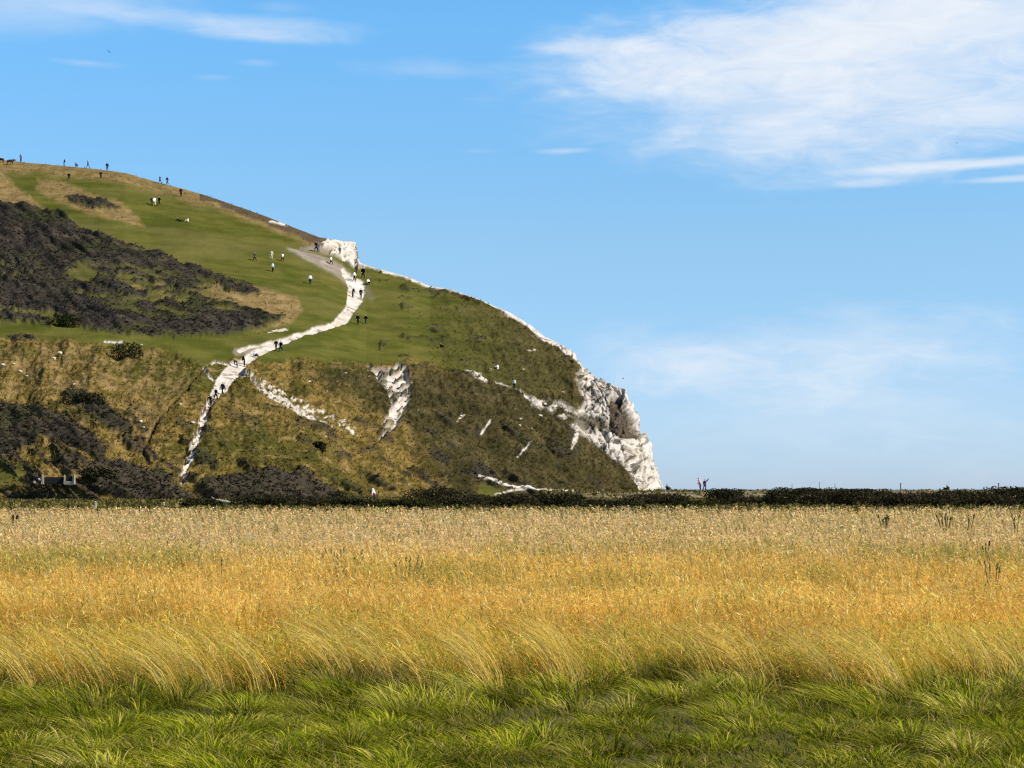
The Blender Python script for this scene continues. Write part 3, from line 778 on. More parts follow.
# ------------------------------------------------------------------ chalk boulders
for px, py, w, lab in [(3, 367, 5, "flat white chalk block at the left frame edge"), (14, 366, 4, "white chalk block in the lower cluster on the left slope"),
     (20, 370, 4.5, "larger white chalk block lowest in the left cluster"), (26, 372, 3, "small white chalk block under the left cluster"),
     (54, 359, 6, "wide white chalk block of the upper pair on the left slope"), (60, 354, 6, "white chalk block topmost of the upper pair"),
     (74, 386, 4, "single white chalk block above the black bush hollow"), (139, 427, 5, "white chalk block by the dark gully"), (143, 430, 3, "small chalk chip beside the block by the dark gully"),
     (179, 408, 4, "white chalk block left of the steep path"), (192, 426, 5, "pale chalk block touching the steep path"), (345, 376, 4, "chalk block on the slope left of the white scar"),
     (310, 381, 4, "pale chalk block above the white branch track"), (462, 415, 4, "chalk block on the olive slope right of the scar"), (521, 424, 4, "chalk block on the dark flank below the cliff track"),
     (545, 404, 5, "chalk block beside the track to the cliff"), (541, 415, 5, "round chalk block under the track to the cliff"), (563, 392, 4, "chalk block on the flank left of the cliff edge"),
     (142, 345, 3, "small chalk stone beside the turf path")]:
    p = hill_pos(px, py); s = w / F * p.y / 2
    mb = MB(); mb.lump((0, 0, s * .35), (s, s * .8, s * .62), int(px * 7 + py), .3)
    o = mb.build("chalk_boulder", M_CHALK); o.location = p
    tag(o, lab, "boulder", "chalk boulders on the slope")

# ------------------------------------------------------------------ people
def skin_mesh(name, verts, edges, rad, sub=1):
    me = bpy.data.meshes.new(name + "_cage"); me.from_pydata(verts, edges, []); me.update()
    ob = bpy.data.objects.new(name + "_cage", me); COL.objects.link(ob)
    ob.modifiers.new("s", 'SKIN').use_smooth_shade = True
    if not me.skin_vertices: 
        pass
    for i, sv in enumerate(me.skin_vertices[0].data):
        r = rad[i]; sv.radius = r if isinstance(r, tuple) else (r, r); sv.use_root = (i == 0)
    md = ob.modifiers.new("d", 'SUBSURF'); md.levels = sub; md.render_levels = sub
    dg = bpy.context.evaluated_depsgraph_get(); ev = ob.evaluated_get(dg)
    out = bpy.data.meshes.new_from_object(ev, depsgraph=dg); out.name = name
    bpy.data.objects.remove(ob); bpy.data.meshes.remove(me)
    return out

def rotx(p, a, o):   # rotate point about an x axis through o
    y, z = p[1] - o[1], p[2] - o[2]
    return (p[0], o[1] + y * math.cos(a) - z * math.sin(a), o[2] + y * math.sin(a) + z * math.cos(a))

def pose(kind):
    """joint positions of a 1.72 m figure facing -Y"""
    J = dict(pel=(0, 0, .94), spi=(0, .01, 1.14), che=(0, .01, 1.34), nec=(0, .0, 1.47), hea=(0, -.015, 1.585), top=(0, .0, 1.66), nose=(0, -.112, 1.575))
    for s, n in ((-1, 'l'), (1, 'r')):
        J['sho' + n] = (s * .175, .01, 1.40); J['elb' + n] = (s * .235, .03, 1.12); J['wri' + n] = (s * .245, -.04, .88)
        J['hip' + n] = (s * .095, 0, .90); J['kne' + n] = (s * .105, -.02, .49); J['ank' + n] = (s * .105, .03, .08); J['toe' + n] = (s * .115, -.13, .035)
    if kind.startswith('walk'):
        f = 1 if kind == 'walk' else -1
        for s, n in ((1, 'l'), (-1, 'r')):
            a = R(22) * s * f
            J['kne' + n] = rotx(J['kne' + n], a, J['hip' + n]) ; J['ank' + n] = rotx(J['ank' + n], a * (1 if a < 0 else .8), J['hip' + n]); J['toe' + n] = rotx(J['toe' + n], a, J['hip' + n])
            if a < 0: J['ank' + n] = (J['ank' + n][0], J['ank' + n][1], max(.07, J['ank' + n][2]))
            b = -R(18) * s * f
            for q in ('elb', 'wri'): J[q + n] = rotx(J[q + n], b * (1.0 if q == 'elb' else 1.25), J['sho' + n])
        dz = min(J['toel'][2], J['toer'][2]) - .035
        J = {k: (p[0], p[1], p[2] - dz) for k, p in J.items()}
    if kind == 'armup':
        J['elbr'] = (.38, -.02, 1.58); J['wrir'] = (.50, -.06, 1.82)
        J['knel'] = (-.2, -.05, .5); J['ankl'] = (-.30, .02, .08); J['toel'] = (-.33, -.13, .035)
    if kind in ('bend', 'lean'):
        a = R(58 if kind == 'bend' else 22)
        for k in list(J):
            if k[:3] in ('spi', 'che', 'nec', 'hea', 'top', 'nos', 'sho', 'elb', 'wri'): J[k] = rotx(J[k], a, J['pel'])
        for n in 'lr':
            J['elb' + n] = (J['sho' + n][0], J['sho' + n][1] - .03, J['sho' + n][2] - .28); J['wri' + n] = (J['sho' + n][0], J['sho' + n][1] - .10, J['sho' + n][2] - .52)
    if kind in ('sit', 'recline', 'crouch'):
        dz = .80 if kind != 'crouch' else .62
        J = {k: (p[0], p[1], p[2] - dz) for k, p in J.items()}
        for s, n in ((-1, 'l'), (1, 'r')):
            if kind == 'crouch':
                J['kne' + n] = (s * .16, -.36, .46); J['ank' + n] = (s * .14, -.08, .08); J['toe' + n] = (s * .15, -.25, .035)
            else:
                J['kne' + n] = (s * .15, -.40, .40); J['ank' + n] = (s * .12, -.66, .07); J['toe' + n] = (s * .13, -.82, .06)
            J['elb' + n] = (s * .24, -.12, .45); J['wri' + n] = (s * .16, -.36, .50)
        if kind == 'recline':
            for k in list(J):
                if k[:3] in ('spi', 'che', 'nec', 'hea', 'top', 'nos', 'sho'): J[k] = rotx(J[k], R(-38), J['pel'])
            for s, n in ((-1, 'l'), (1, 'r')):
                J['kne' + n] = (s * .13, -.42, .24); J['ank' + n] = (s * .12, -.82, .07); J['toe' + n] = (s * .14, -.90, .16)
                J['elb' + n] = (s * .27, J['sho' + n][1] + .14, .28); J['wri' + n] = (s * .25, J['sho' + n][1] + .08, .06)
    return J

def figure(kind):
    J = pose(kind)
    L = lambda a, b, q: tuple(Vector(J[a]).lerp(Vector(J[b]), q))
    h = Vector(J['hea']); up = (Vector(J['top']) - Vector(J['nec'])).normalized(); bk = Vector((0, 1, 0)); bk = (bk - up * bk.dot(up)).normalized()
    RAD = dict(pel=(.128, .095), wai=(.115, .085), spi=(.122, .09), che=(.165, .112), nec=.055, jaw=(.062, .070), hea=(.074, .092), top=(.066, .082), nose=.016, sho=.062, elb=.043, wri=.030, thi=.085, kne=.056, ank=.042, toe=(.042, .03))
    for n in 'lr':
        J['thi' + n] = L('hip' + n, 'kne' + n, .38); del J['hip' + n]
        J['cuf' + n] = L('elb' + n, 'wri' + n, .92); J['hem' + n] = L('kne' + n, 'ank' + n, .92)
    J['jaw'] = tuple(h - up * .045 - bk * .012); J['top'] = tuple(h + up * .075 + bk * .012); J['nose'] = tuple(h - bk * .098 - up * .012)
    J['wai'] = L('pel', 'spi', .5); J['col'] = L('che', 'nec', .8); J['rump'] = tuple(Vector(J['pel']) + (Vector(J['pel']) - Vector(J['wai'])) * (.55 if kind not in ('sit', 'recline', 'crouch') else .2)); J['wst'] = L('pel', 'spi', .9)
    RAD.update(cuf=.034, hem=.052, col=.07, rump=(.135, .10), wst=(.125, .092))
    names = ['pel', 'wai', 'spi', 'che', 'nec', 'jaw', 'hea', 'top', 'nose'] + [a + n for n in 'lr' for a in ('sho', 'elb', 'wri', 'thi', 'kne', 'ank', 'toe')]
    V_ = [J[k] for k in names]; ix = {k: i for i, k in enumerate(names)}
    gr = lambda k: RAD.get(k, RAD.get(k[:-1]))
    rad = [gr(k) for k in names]
    E = [('pel', 'wai'), ('wai', 'spi'), ('spi', 'che'), ('che', 'nec'), ('nec', 'jaw'), ('jaw', 'hea'), ('hea', 'top'), ('hea', 'nose')]
    for n in 'lr': E += [('che', 'sho' + n), ('sho' + n, 'elb' + n), ('elb' + n, 'wri' + n), ('pel', 'thi' + n), ('thi' + n, 'kne' + n), ('kne' + n, 'ank' + n), ('ank' + n, 'toe' + n)]
    E = [(ix[a], ix[b]) for a, b in E]
    # hands: palm with four fingers and a thumb leaving its side
    for n, s in (('l', -1), ('r', 1)):
        w = Vector(J['wri' + n]); dr = (w - Vector(J['elb' + n])).normalized(); sd = dr.cross(Vector((0, 1, 0.2))).normalized(); fw = sd.cross(dr)
        pal = len(V_); V_.append(tuple(w + dr * .075)); rad.append((.034, .018)); E.append((ix['wri' + n], pal))
        for q, ln in ((-1.5, .062), (-.5, .075), (.5, .070), (1.5, .055)):
            a = len(V_); V_.append(tuple(w + dr * (.10 + ln * .5) + sd * q * .019)); rad.append(.0085); V_.append(tuple(w + dr * (.10 + ln) + sd * q * .020 + fw * .022)); rad.append(.007)
            E += [(pal, a), (a, a + 1)]
        a = len(V_); V_.append(tuple(w + dr * .06 + sd * .05 * s + fw * .01)); rad.append(.010); V_.append(tuple(w + dr * .095 + sd * .06 * s + fw * .025)); rad.append(.008)
        E += [(pal, a), (a, a + 1)]
    body = skin_mesh("person_body", V_, E, rad)
    # clothes follow the same joints, a little larger
    def part(name, ks, es, grow):
        im = {k: i for i, k in enumerate(ks)}; rr = []
        for k in ks:
            r0 = gr(k); r0 = r0 if isinstance(r0, tuple) else (r0, r0); rr.append((r0[0] + grow, r0[1] + grow))
        return skin_mesh(name, [J[k] for k in ks], [(im[a], im[b]) for a, b in es], rr)
    jk = part("jacket", ['che', 'spi', 'wai', 'rump', 'col'] + [a + n for n in 'lr' for a in ('sho', 'elb', 'cuf')],
              [('che', 'spi'), ('spi', 'wai'), ('wai', 'rump'), ('che', 'col')] + [e for n in 'lr' for e in (('che', 'sho' + n), ('sho' + n, 'elb' + n), ('elb' + n, 'cuf' + n))], .036)
    tr = part("trousers", ['wst', 'pel'] + [a + n for n in 'lr' for a in ('thi', 'kne', 'hem')], [('wst', 'pel')] + [e for n in 'lr' for e in (('pel', 'thi' + n), ('thi' + n, 'kne' + n), ('kne' + n, 'hem' + n))], .02)
    hr = skin_mesh("hair", [tuple(h + up * .105 - bk * .015), tuple(h + up * .085 + bk * .035), tuple(h + up * .02 + bk * .062), tuple(h - up * .055 + bk * .05)], [(0, 1), (1, 2), (2, 3)], [(.062, .05), (.084, .07), (.082, .052), (.058, .04)])
    out = dict(body=body, jacket=jk, trousers=tr, hair=hr)
    for n in 'lr':
        a, t_ = Vector(J['ank' + n]), Vector(J['toe' + n])
        out['shoe_' + n] = skin_mesh("shoe", [tuple(a + Vector((0, .035, -.02))), tuple(a.lerp(t_, .5)), tuple(t_ + (t_ - a).normalized() * .02)], [(0, 1), (1, 2)], [(.052, .055), (.05, .048), (.045, .036)])
    return out

FIG = {k: figure(k) for k in ('stand', 'walk', 'walk2', 'bend', 'lean', 'sit', 'recline', 'crouch', 'armup')}
CLOTH = {}
def cloth(name, c):
    if name not in CLOTH: CLOTH[name] = simple_mat(name + "_cloth", c, 1.0, .15, 20, 0.0)
    return CLOTH[name]
SHADES = dict(black=(.006, .006, .008), navy=(.010, .018, .05), white=(.80, .79, .76), grey=(.10, .11, .13), maroon=(.05, .014, .018), blue=(.06, .12, .26), cream=(.62, .58, .36),
              brown=(.07, .045, .03), pink=(.55, .33, .36), purple=(.07, .03, .10), pale_blue=(.42, .52, .60), orange=(.75, .20, .10), slate=(.02, .024, .034), dark_green=(.02, .035, .02))
M_SKIN = simple_mat("skin", (.50, .31, .23), .6, .08, 12)
M_SHOE = simple_mat("dark_shoe", (.015, .012, .010), .7, .2, 20)
HAIRS = [simple_mat("brown_hair", (.035, .02, .012), .7, .2, 30), simple_mat("dark_hair", (.012, .010, .009), .7, .2, 30), simple_mat("fair_hair", (.25, .17, .08), .7, .2, 30)]
for f in FIG.values():
    f['body'].materials.clear(); f['body'].materials.append(M_SKIN)
    for k in ('jacket', 'trousers', 'hair', 'shoe_l', 'shoe_r'): f[k].materials.clear(); f[k].materials.append(M_SKIN)
    for me in f.values(): me.polygons.foreach_set("use_smooth", np.ones(len(me.polygons), bool))

def person(loc, kind, top, bot, rz, label, group, s=1.0):
    f = FIG[kind]
    o = link(bpy.data.objects.new("person", f['body'])); o.location = loc; o.rotation_euler = (0, 0, rz); o.scale = (s * 1.14, s * 1.14, s * 1.1)
    tag(o, label, "person", group)
    for part, mat in (('jacket', cloth(top, SHADES[top])), ('trousers', cloth(bot, SHADES[bot])), ('hair', random.choice(HAIRS)), ('shoe_l', M_SHOE), ('shoe_r', M_SHOE)):
        c = link(bpy.data.objects.new(part.split('_')[0], f[part]), o)
        c.material_slots[0].link = 'OBJECT'; c.material_slots[0].material = mat
    return o

RIDGE, UP, TURF, PATHG, LOW = "walkers along the skyline", "people high on the grass slope", "people on the green turf", "walkers on the chalk path", "people by the shore"
PEOPLE = [
 # px, py(feet), pose, top, bottom, heading deg, label, group, scale
 (21, 161, 'stand', 'blue', 'navy', 60, "person in blue standing tall on the skyline above the cows", RIDGE, 1.06),
 (64, 166, 'lean', 'slate', 'navy', 90, "leaning walker in dark clothes, first of four on the ridge", RIDGE, .95),
 (76, 167, 'crouch', 'grey', 'slate', 40, "grey crouching figure between two walkers on the ridge", RIDGE, 1.1),
 (88, 168.5, 'walk', 'grey', 'blue', 90, "walker in grey and blue, third of four on the ridge", RIDGE, 1.06),
 (107, 170.5, 'stand', 'navy', 'navy', 20, "person in navy standing at the right end of the ridge four", RIDGE, 1.03),
 (160, 183.5, 'walk', 'navy', 'slate', 70, "dark blue walker, left one of the skyline pair", RIDGE, 1.0),
 (167, 185, 'walk2', 'navy', 'navy', 70, "dark blue walker, right one of the skyline pair", RIDGE, 1.04),
 (69, 180, 'walk', 'black', 'slate', 200, "person in black below the ridge above the tan patch", UP, 1.0),
 (101, 179, 'stand', 'maroon', 'black', 10, "person in dark maroon just under the ridge", UP, 1.0),
 (152, 204, 'walk2', 'slate', 'black', 40, "dark clothed walker on the left of the close group of three", UP, 1.0),
 (154.6, 205, 'walk', 'white', 'cream', 20, "person all in white in the middle of the group of three", UP, 1.08),
 (159, 205, 'walk', 'black', 'black', 300, "broad person in black on the right of the group of three", UP, 1.12),
 (181, 198, 'stand', 'maroon', 'black', 0, "lone maroon and black figure near the brown ridge strip", UP, 1.1),
 (179, 222.5, 'recline', 'black', 'black', 80, "person in black lying back on the grass", UP, 1.0),
 (188, 223, 'sit', 'white', 'cream', 290, "person in white sitting on the grass beside one in black", UP, 1.05),
 (254.5, 262, 'walk', 'slate', 'black', 60, "dark walker at the left of the four on green turf", TURF, 1.0),
 (271.3, 261, 'stand', 'cream', 'cream', 0, "person in pale yellow standing among the four on the turf", TURF, 1.05),
 (282, 262.5, 'walk', 'white', 'black', 240, "person in white top and black trousers at the right of the four", TURF, 1.0),
 (273, 271.5, 'stand', 'pale_blue', 'black', 60, "person with pale blue top standing lowest of the four", TURF, 1.05),
 (310.3, 283.5, 'stand', 'white', 'black', 200, "lone person in bright white top and black trousers on the turf", TURF, 1.1),
 (316, 252, 'walk', 'black', 'black', 30, "person in black beside the dusty path below the chalk outcrop", TURF, 1.2),
 (318.6, 252.5, 'stand', 'grey', 'grey', 30, "person in grey beside one in black below the outcrop", TURF, 1.15),
 (339.5, 256, 'stand', 'grey', 'slate', 0, "grey figure standing against the white chalk outcrop", PATHG, .9),
 (331.3, 265, 'walk', 'white', 'black', 60, "walker in white top on the dusty upper path", PATHG, 1.05),
 (355.3, 279.5, 'walk2', 'white', 'black', 250, "walker in white and black where the dusty path turns white", PATHG, 1.15),
 (363.5, 279, 'walk', 'black', 'black', 20, "tall figure in black on the path bend under the cliff rim", PATHG, 1.45),
 (368.2, 284.5, 'crouch', 'white', 'black', 40, "crouching person with white top right of the path bend", PATHG, 1.1),
 (353.3, 295.5, 'lean', 'black', 'black', 60, "leaning walker in black at the left edge of the wide path", PATHG, 1.1),
 (361.4, 296.5, 'stand', 'black', 'black', 0, "walker in black at the centre of the wide white path", PATHG, 1.1),
 (358, 325.5, 'stand', 'black', 'black', 20, "left person of the black clothed pair on turf by the path", PATHG, 1.1),
 (365.3, 325, 'walk', 'black', 'slate', 320, "right person of the dark pair on turf by the path", PATHG, 1.05),
 (276.2, 351.5, 'walk', 'black', 'black', 340, "left walker of the dark couple on the narrow white path", PATHG, 1.08),
 (280.8, 352.5, 'walk2', 'black', 'navy', 340, "right walker of the dark couple on the narrow white path", PATHG, 1.1),
 (254.5, 356, 'sit', 'pale_blue', 'black', 60, "person in pale blue sitting beside the path junction", PATHG, 1.05),
 (244.5, 364.5, 'lean', 'black', 'black', 290, "dark figure leaning forward on the path above the junction", PATHG, 1.12),
 (237.3, 365.5, 'bend', 'slate', 'black', 270, "person in slate bending over left of the junction", PATHG, .95),
 (223.4, 391, 'walk', 'navy', 'black', 330, "walker in navy on the steep chalk path below the junction", PATHG, 1.05),
 (216.5, 396, 'walk2', 'slate', 'black', 330, "dark walker lower down the steep chalk path", PATHG, 1.05),
 (211.5, 405, 'bend', 'black', 'slate', 330, "person in black stooping on the steep chalk path", PATHG, 1.05),
 (440.5, 347.5, 'sit', 'black', 'black', 60, "person in black sitting alone on the green flank", TURF, 1.0),
 (497.8, 370, 'sit', 'white', 'black', 250, "person in white top sitting high on the olive flank", TURF, 1.25),
 (513.2, 392, 'stand', 'white', 'black', 340, "person in white top and black trousers on the cliff track", TURF, .95),
]
for px, py, kind, tp, bt, hd, lab, gr, s in PEOPLE:
    person(hill_pos(px, py, -.03), kind, tp, bt, R(hd), lab, gr, s)
# half hidden beyond the skyline
for px, lab, tp in ((129, "faint figure half hidden behind the ridge, left of two", 'grey'), (137.3, "faint figure half hidden behind the ridge, right of two", 'slate')):
    p = hill_pos(px, 150); q = p * 1.03; q.z = p.z - .55
    person(q, 'stand', tp, 'grey', R(40), lab, RIDGE, .95)
# by the shore
def bank_z(x, y): return float(-.3 + (max(0, 1 - ((y - 318) / 24) ** 2) ** .8) * (np.interp(x, [5, 25, 45, 150, 220], [.7, 1.25, 1.42, 1.45, 1.4]) + .3))
for px, dd, kind, tp, bt, hd, lab, s in ((700.3, 318, 'lean', 'pink', 'navy', 250, "person in pink top leaning on the bank beside another", 1.15),
                                       (705, 318, 'armup', 'purple', 'purple', 5, "person in purple with one arm raised on the bank", .98),
                                       (667.2, 322, 'sit', 'black', 'black', 40, "person in black sitting at the foot of the white cliff", 1.15)):
    x = (px - CX) / F * dd
    person((x, dd, bank_z(x, dd)), kind, tp, bt, R(hd), lab, LOW, s)
p = unproject(374.5, 499, 225)
person((p[0], p[1], 0.05), 'lean', 'white', 'slate', R(270), "person in white stooping among the bushes at the hill foot", LOW, 1.0)
o = empty("bag", (p[0] - .30, p[1] - .1, 1.0)); tag(o, "orange red bag held by the person in white at the hill foot", "bag")
mb = MB(); mb.box((0, 0, 0), (.32, .2, .36), 0, .01, .85, .3); mb.build("pouch", cloth('orange', SHADES['orange']), o)
mb = MB(); mb.tube([(-.10, 0, .17), (-.08, 0, .30), (0, 0, .36), (.08, 0, .30), (.10, 0, .17)], .015, 6); mb.build("strap", cloth('orange', SHADES['orange']), o)

# ------------------------------------------------------------------ cows on the top
def cow_meshes():
    V_ = [(0, .55, 1.0), (0, .1, .98), (0, -.45, 1.0), (0, -.78, 1.12), (0, -1.02, 1.20), (0, -1.20, 1.08), (0, -1.33, .98)]
    rd = [(.24, .27), (.30, .32), (.25, .31), (.13, .19), (.12, .13), (.09, .10), (.075, .07)]
    E = [(i, i + 1) for i in range(6)]
    for s in (-1, 1):
        a = len(V_); V_ += [(s * .17, .66, .86), (s * .17, .56, .58), (s * .17, .70, .40), (s * .17, .64, .06)]; rd += [.15, .10, .06, .055]; E += [(0, a), (a, a + 1), (a + 1, a + 2), (a + 2, a + 3)]
        a = len(V_); V_ += [(s * .15, -.52, .74), (s * .15, -.54, .42), (s * .15, -.50, .06)]; rd += [.12, .065, .055]; E += [(2, a), (a, a + 1), (a + 1, a + 2)]
        a = len(V_); V_ += [(s * .20, -1.0, 1.27)]; rd += [.035]; E += [(4, a)]
    a = len(V_); V_ += [(0, .80, 1.05), (0, .88, .80), (0, .88, .45)]; rd += [.04, .025, .035]; E += [(0, a), (a, a + 1), (a + 1, a + 2)]
    return skin_mesh("cow_body", V_, E, rd)
cowm = cow_meshes(); M_COW = simple_mat("cow_hide", (.045, .024, .016), .8, .3, 4)
cowm.materials.clear(); cowm.materials.append(M_COW)
for px, py, hd, lab in ((10, 166.5, 92, "dark brown cow standing whole near the left end of the ridge"), (0.5, 163.5, 250, "dark brown cow cut by the left frame edge")):
    o = link(bpy.data.objects.new("cow", cowm)); o.location = hill_pos(px, py); o.rotation_euler = (0, 0, R(hd)); tag(o, lab, "cow", "cows near the ridge")

# ------------------------------------------------------------------ old sluice at the hill foot
M_CONC = simple_mat("weathered_concrete", (.24, .21, .15), .95, .25, 3); M_TIM = simple_mat("tarred_timber", (.022, .018, .015), .85, .4, 5)
p = hill_pos(58, 489); s = p.y / F
o = empty("sluice", (p.x, p.y - 1.2, p.z - .3)); tag(o, "old sluice with dark timber wall between pale concrete posts", "sluice")
mb = MB(); mb.box((-12.5 * s, 0, .75), (2.4 * s, .4, 1.3), .2, .05, .8); mb.build("post", M_CONC, o)
mb = MB()
for k in range(4): mb.box((-1.2 * s, .1, .22 + k * .24), (19.5 * s, .16, .235), 0, .012)
mb.build("timber_wall", M_TIM, o)
mb = MB(); mb.box((9.7 * s, -.05, .7), (2.1 * s, .5, 1.15), .15, .05, .8); mb.build("post", M_CONC, o)
mb = MB(); mb.box((18.7 * s, -.05, .72), (2.1 * s, .5, 1.3), -.1, .05, .85); mb.build("post", M_CONC, o)
mb = MB(); mb.box((14.2 * s, -.02, .25), (6.6 * s, .46, .5), 0, .03); mb.build("sill", M_CONC, o)
mb = MB(); mb.box((14.2 * s, .1, .85), (6.4 * s, .14, .65), 0, .015); mb.build("gate_board", M_TIM, o)
mb = MB(); mb.tube([(14.2 * s, .1, 1.1), (14.2 * s, .1, 1.75)], .05); mb.box((14.2 * s, .1, 1.78), (.5, .08, .08)); mb.build("winding_post", M_TIM, o)
for px, py, w, lab in ((37, 487, 4, "pale concrete lump farthest left of the old sluice"), (41.5, 485, 3.4, "tilted pale concrete lump next to the sluice post")):
    q = hill_pos(px, py); r = w / F * q.y / 2; mb = MB(); mb.lump((0, 0, .2), (r, r * .8, r * .9), int(px), .2); a = mb.build("concrete_lump", M_CONC); a.location = (q.x, q.y - 1, q.z); tag(a, lab, "rubble")

# marker posts, log, skyline posts, boat
M_WHITE = simple_mat("white_paint", (.40, .37, .30), .7, .1, 8); M_WOOD = simple_mat("grey_wood", (.19, .16, .13), .9, .3, 6); M_PALE = simple_mat("bleached_wood", (.36, .32, .22), .9, .2, 4)
for px, top, dd, lab in ((95.6, 501.3, 150, "short white marker post at the field edge below the sluice"), (164, 502, 150, "small pale marker post left of the chalk path foot")):
    x = (px - CX) / F * dd; h = EYE - (top - HY) / F * dd
    o = empty("marker_post", (x, dd, -.1)); tag(o, lab, "post", "marker posts at the field edge")
    mb = MB(); mb.box((0, 0, h / 2), (.12, .12, h), 0, .004); mb.build("shaft", M_WHITE, o)
    mb = MB(); mb.box((0, 0, h + .06), (.15, .15, .08), 0, .004, .4); mb.build("cap", M_WHITE, o)
p0 = unproject(214, 501, 190); p1 = unproject(236, 504.2, 186)
o = empty("log", ((p0[0] + p1[0]) / 2, 188, .25)); tag(o, "pale bleached log lying at the far field edge", "log")
hx = (p1[0] - p0[0]) / 2
mb = MB(); mb.tube([(-hx, .6, .28), (-hx * .4, .2, .20), (hx * .3, -.2, .08), (hx, -.6, 0)], [.16, .17, .16, .12], 10); mb.build("trunk", M_PALE, o, True)
mb = MB(); mb.tube([(-hx * .7, .4, .3), (-hx * 1.0, .3, .62)], [.06, .03], 6); mb.build("branch", M_PALE, o, True)
mb = MB(); mb.tube([(hx * .1, 0, -.28), (hx * .15, 0, .1)], [.1, .1], 6); mb.build("branch", M_PALE, o, True)
for px, top, base, dd, lab in ((900.6, 483.5, 491, 300, "lone wooden post standing up above the hedge"), (998.5, 483.5, 490, 300, "wooden post near the right end of the hedge"),
                         (792, 484.2, 490, 330, "faint thin post above the tall black bush, left of three"), (819.5, 482.5, 490, 330, "faint thin post taller than its neighbours, middle of three"), (835, 484.5, 490, 330, "faint thin post above the hedge, right of three")):
    x = (px - CX) / F * dd; zb_ = bank_z(x, dd) - .2; zt = EYE + (HY - top) / F * dd
    mb = MB(); r = .11 if dd == 300 else .055
    mb.tube([(0, 0, 0), (.02, 0, (zt - zb_) * .5), (0.01, 0, zt - zb_)], [r, r * .95, r * .8], 7)
    o = empty("post", (x, dd, zb_)); tag(o, lab, "post", "posts above the hedge"); mb.build("shaft", M_WOOD, o)
    mb = MB(); mb.box((0.01, 0, zt - zb_ + .03), (r * 2.4, r * 2.4, .07), 0, .003); mb.build("cap", M_WOOD, o)
# stranded dinghy
dd = 326; x = (946.5 - CX) / F * dd
o = empty("boat", (x, dd, bank_z(x, dd) + .02), R(20)); tag(o, "small dark boat with a leaning mast on the bank", "boat")
n, L = 9, .62; V_ = []; Fc = []
for i in range(n):
    q = i / (n - 1) * 2 - 1; w = .34 * (1 - abs(q) ** 2.4) + .015
    V_ += [(q * L, -w, .52 + .08 * q * q), (q * L * .9, -w * .6, .14), (q * L * .85, 0, .05), (q * L * .9, w * .6, .14), (q * L, w, .52 + .08 * q * q), (q * L * .95, w * .8, .42), (q * L * .95, -w * .8, .42)]
for i in range(n - 1):
    for k in range(7): Fc.append((i * 7 + k, i * 7 + (k + 1) % 7, i * 7 + 7 + (k + 1) % 7, i * 7 + 7 + k))
Fc.append(tuple(range(6, -1, -1))); Fc.append(tuple((n - 1) * 7 + k for k in range(7)))
mb = MB(); mb.add(V_, Fc); mb.build("hull", M_TIM, o)
mb = MB(); mb.tube([(-.05, 0, .3), (.12, 0, 1.2)], [.045, .03], 6); mb.build("mast", M_TIM, o)
mb = MB(); mb.add([(-.05, -.03, .55), (.55, -.03, .55), (.05, -.03, .95), (-.05, .03, .55), (.55, .03, .55), (.05, .03, .95)], [(0, 1, 2), (5, 4, 3), (0, 3, 4, 1), (1, 4, 5, 2), (2, 5, 3, 0)]); mb.build("furled_sail", M_TIM, o)

# ------------------------------------------------------------------ tall dead weeds in the meadow
M_DEAD = simple_mat("dead_seed_heads", (.035, .022, .016), .95, .3, 20); M_STALK = simple_mat("dead_stalk", (.26, .18, .07), .9, .3, 10); M_OLIVE = simple_mat("dock_leaves", (.20, .155, .045), .9, .3, 10)
def weed(px, top, d_, width_px, label, n=7, dark=True, sp=.5, gr="dead weeds in the meadow"):
    x = (px - CX) / F * d_; zt = EYE + (HY - top) / F * d_; w = width_px / F * d_
    o = empty("weed", (x, d_, 0)); tag(o, label, "weed", gr)
    for k in range(n):
        a = random.uniform(-1, 1) if n > 1 else .1; h = zt * random.uniform(.82, 1.0) if k else zt
        tip = (a * w * .5, random.uniform(-.1, .1), h)
        mb = MB(); mb.tube([(0.1 * a * w, 0, 0), (a * w * .3, 0, h * .6), tip], [.012, .009, .005] if d_ < 30 else [.02, .016, .012], 5); st = mb.build("stalk", M_STALK, o)
        mb = MB()
        for j in range(4):
            q = j / 3; c = Vector((a * w * .3, 0, h * .6)).lerp(Vector(tip), .80 + .22 * q)
            r = (.018 if d_ < 40 else .036) * (1 - .4 * abs(q - .4)) * (1.15 if dark else .9)
            mb.lump((c.x + random.uniform(-1, 1) * r * .5, c.y + random.uniform(-1, 1) * r * .5, c.z), (r * .9, r * .9, r * 1.35), k * 9 + j, .4, 7, 5)
        mb.build("seed_head", M_DEAD if dark else M_OLIVE, st)
weed(986, 542, 36, 12, "black headed dead weed standing alone on the right of the meadow", 3)
weed(992, 562, 24, 16, "brown dead weed just below the black headed one", 4, False)
weed(946, 512, 60, 24, "wide olive weed clump near the far hedge, right of the smaller clump", 9, False)
weed(885, 515, 60, 14, "olive weed clump near the far hedge left of the widest clump", 6, False)
weed(969, 515, 58, 10, "small brown weed between widest clump and right frame edge", 4, False)
weed(1016, 514, 58, 9, "small brown weed closest to the right frame edge", 3, False)
weed(15, 516, 60, 8, "dark stalk near the left frame edge in pale grass", 3, True)
weed(222, 560, 25, 2, "tall thin dark stalk in golden grass on the left", 1, False)
weed(345, 548, 29, 46, "broad olive weed patch in yellow grass left of centre", 10, False)
weed(405, 556, 27, 46, "olive weed patch right of the broad one", 10, False)

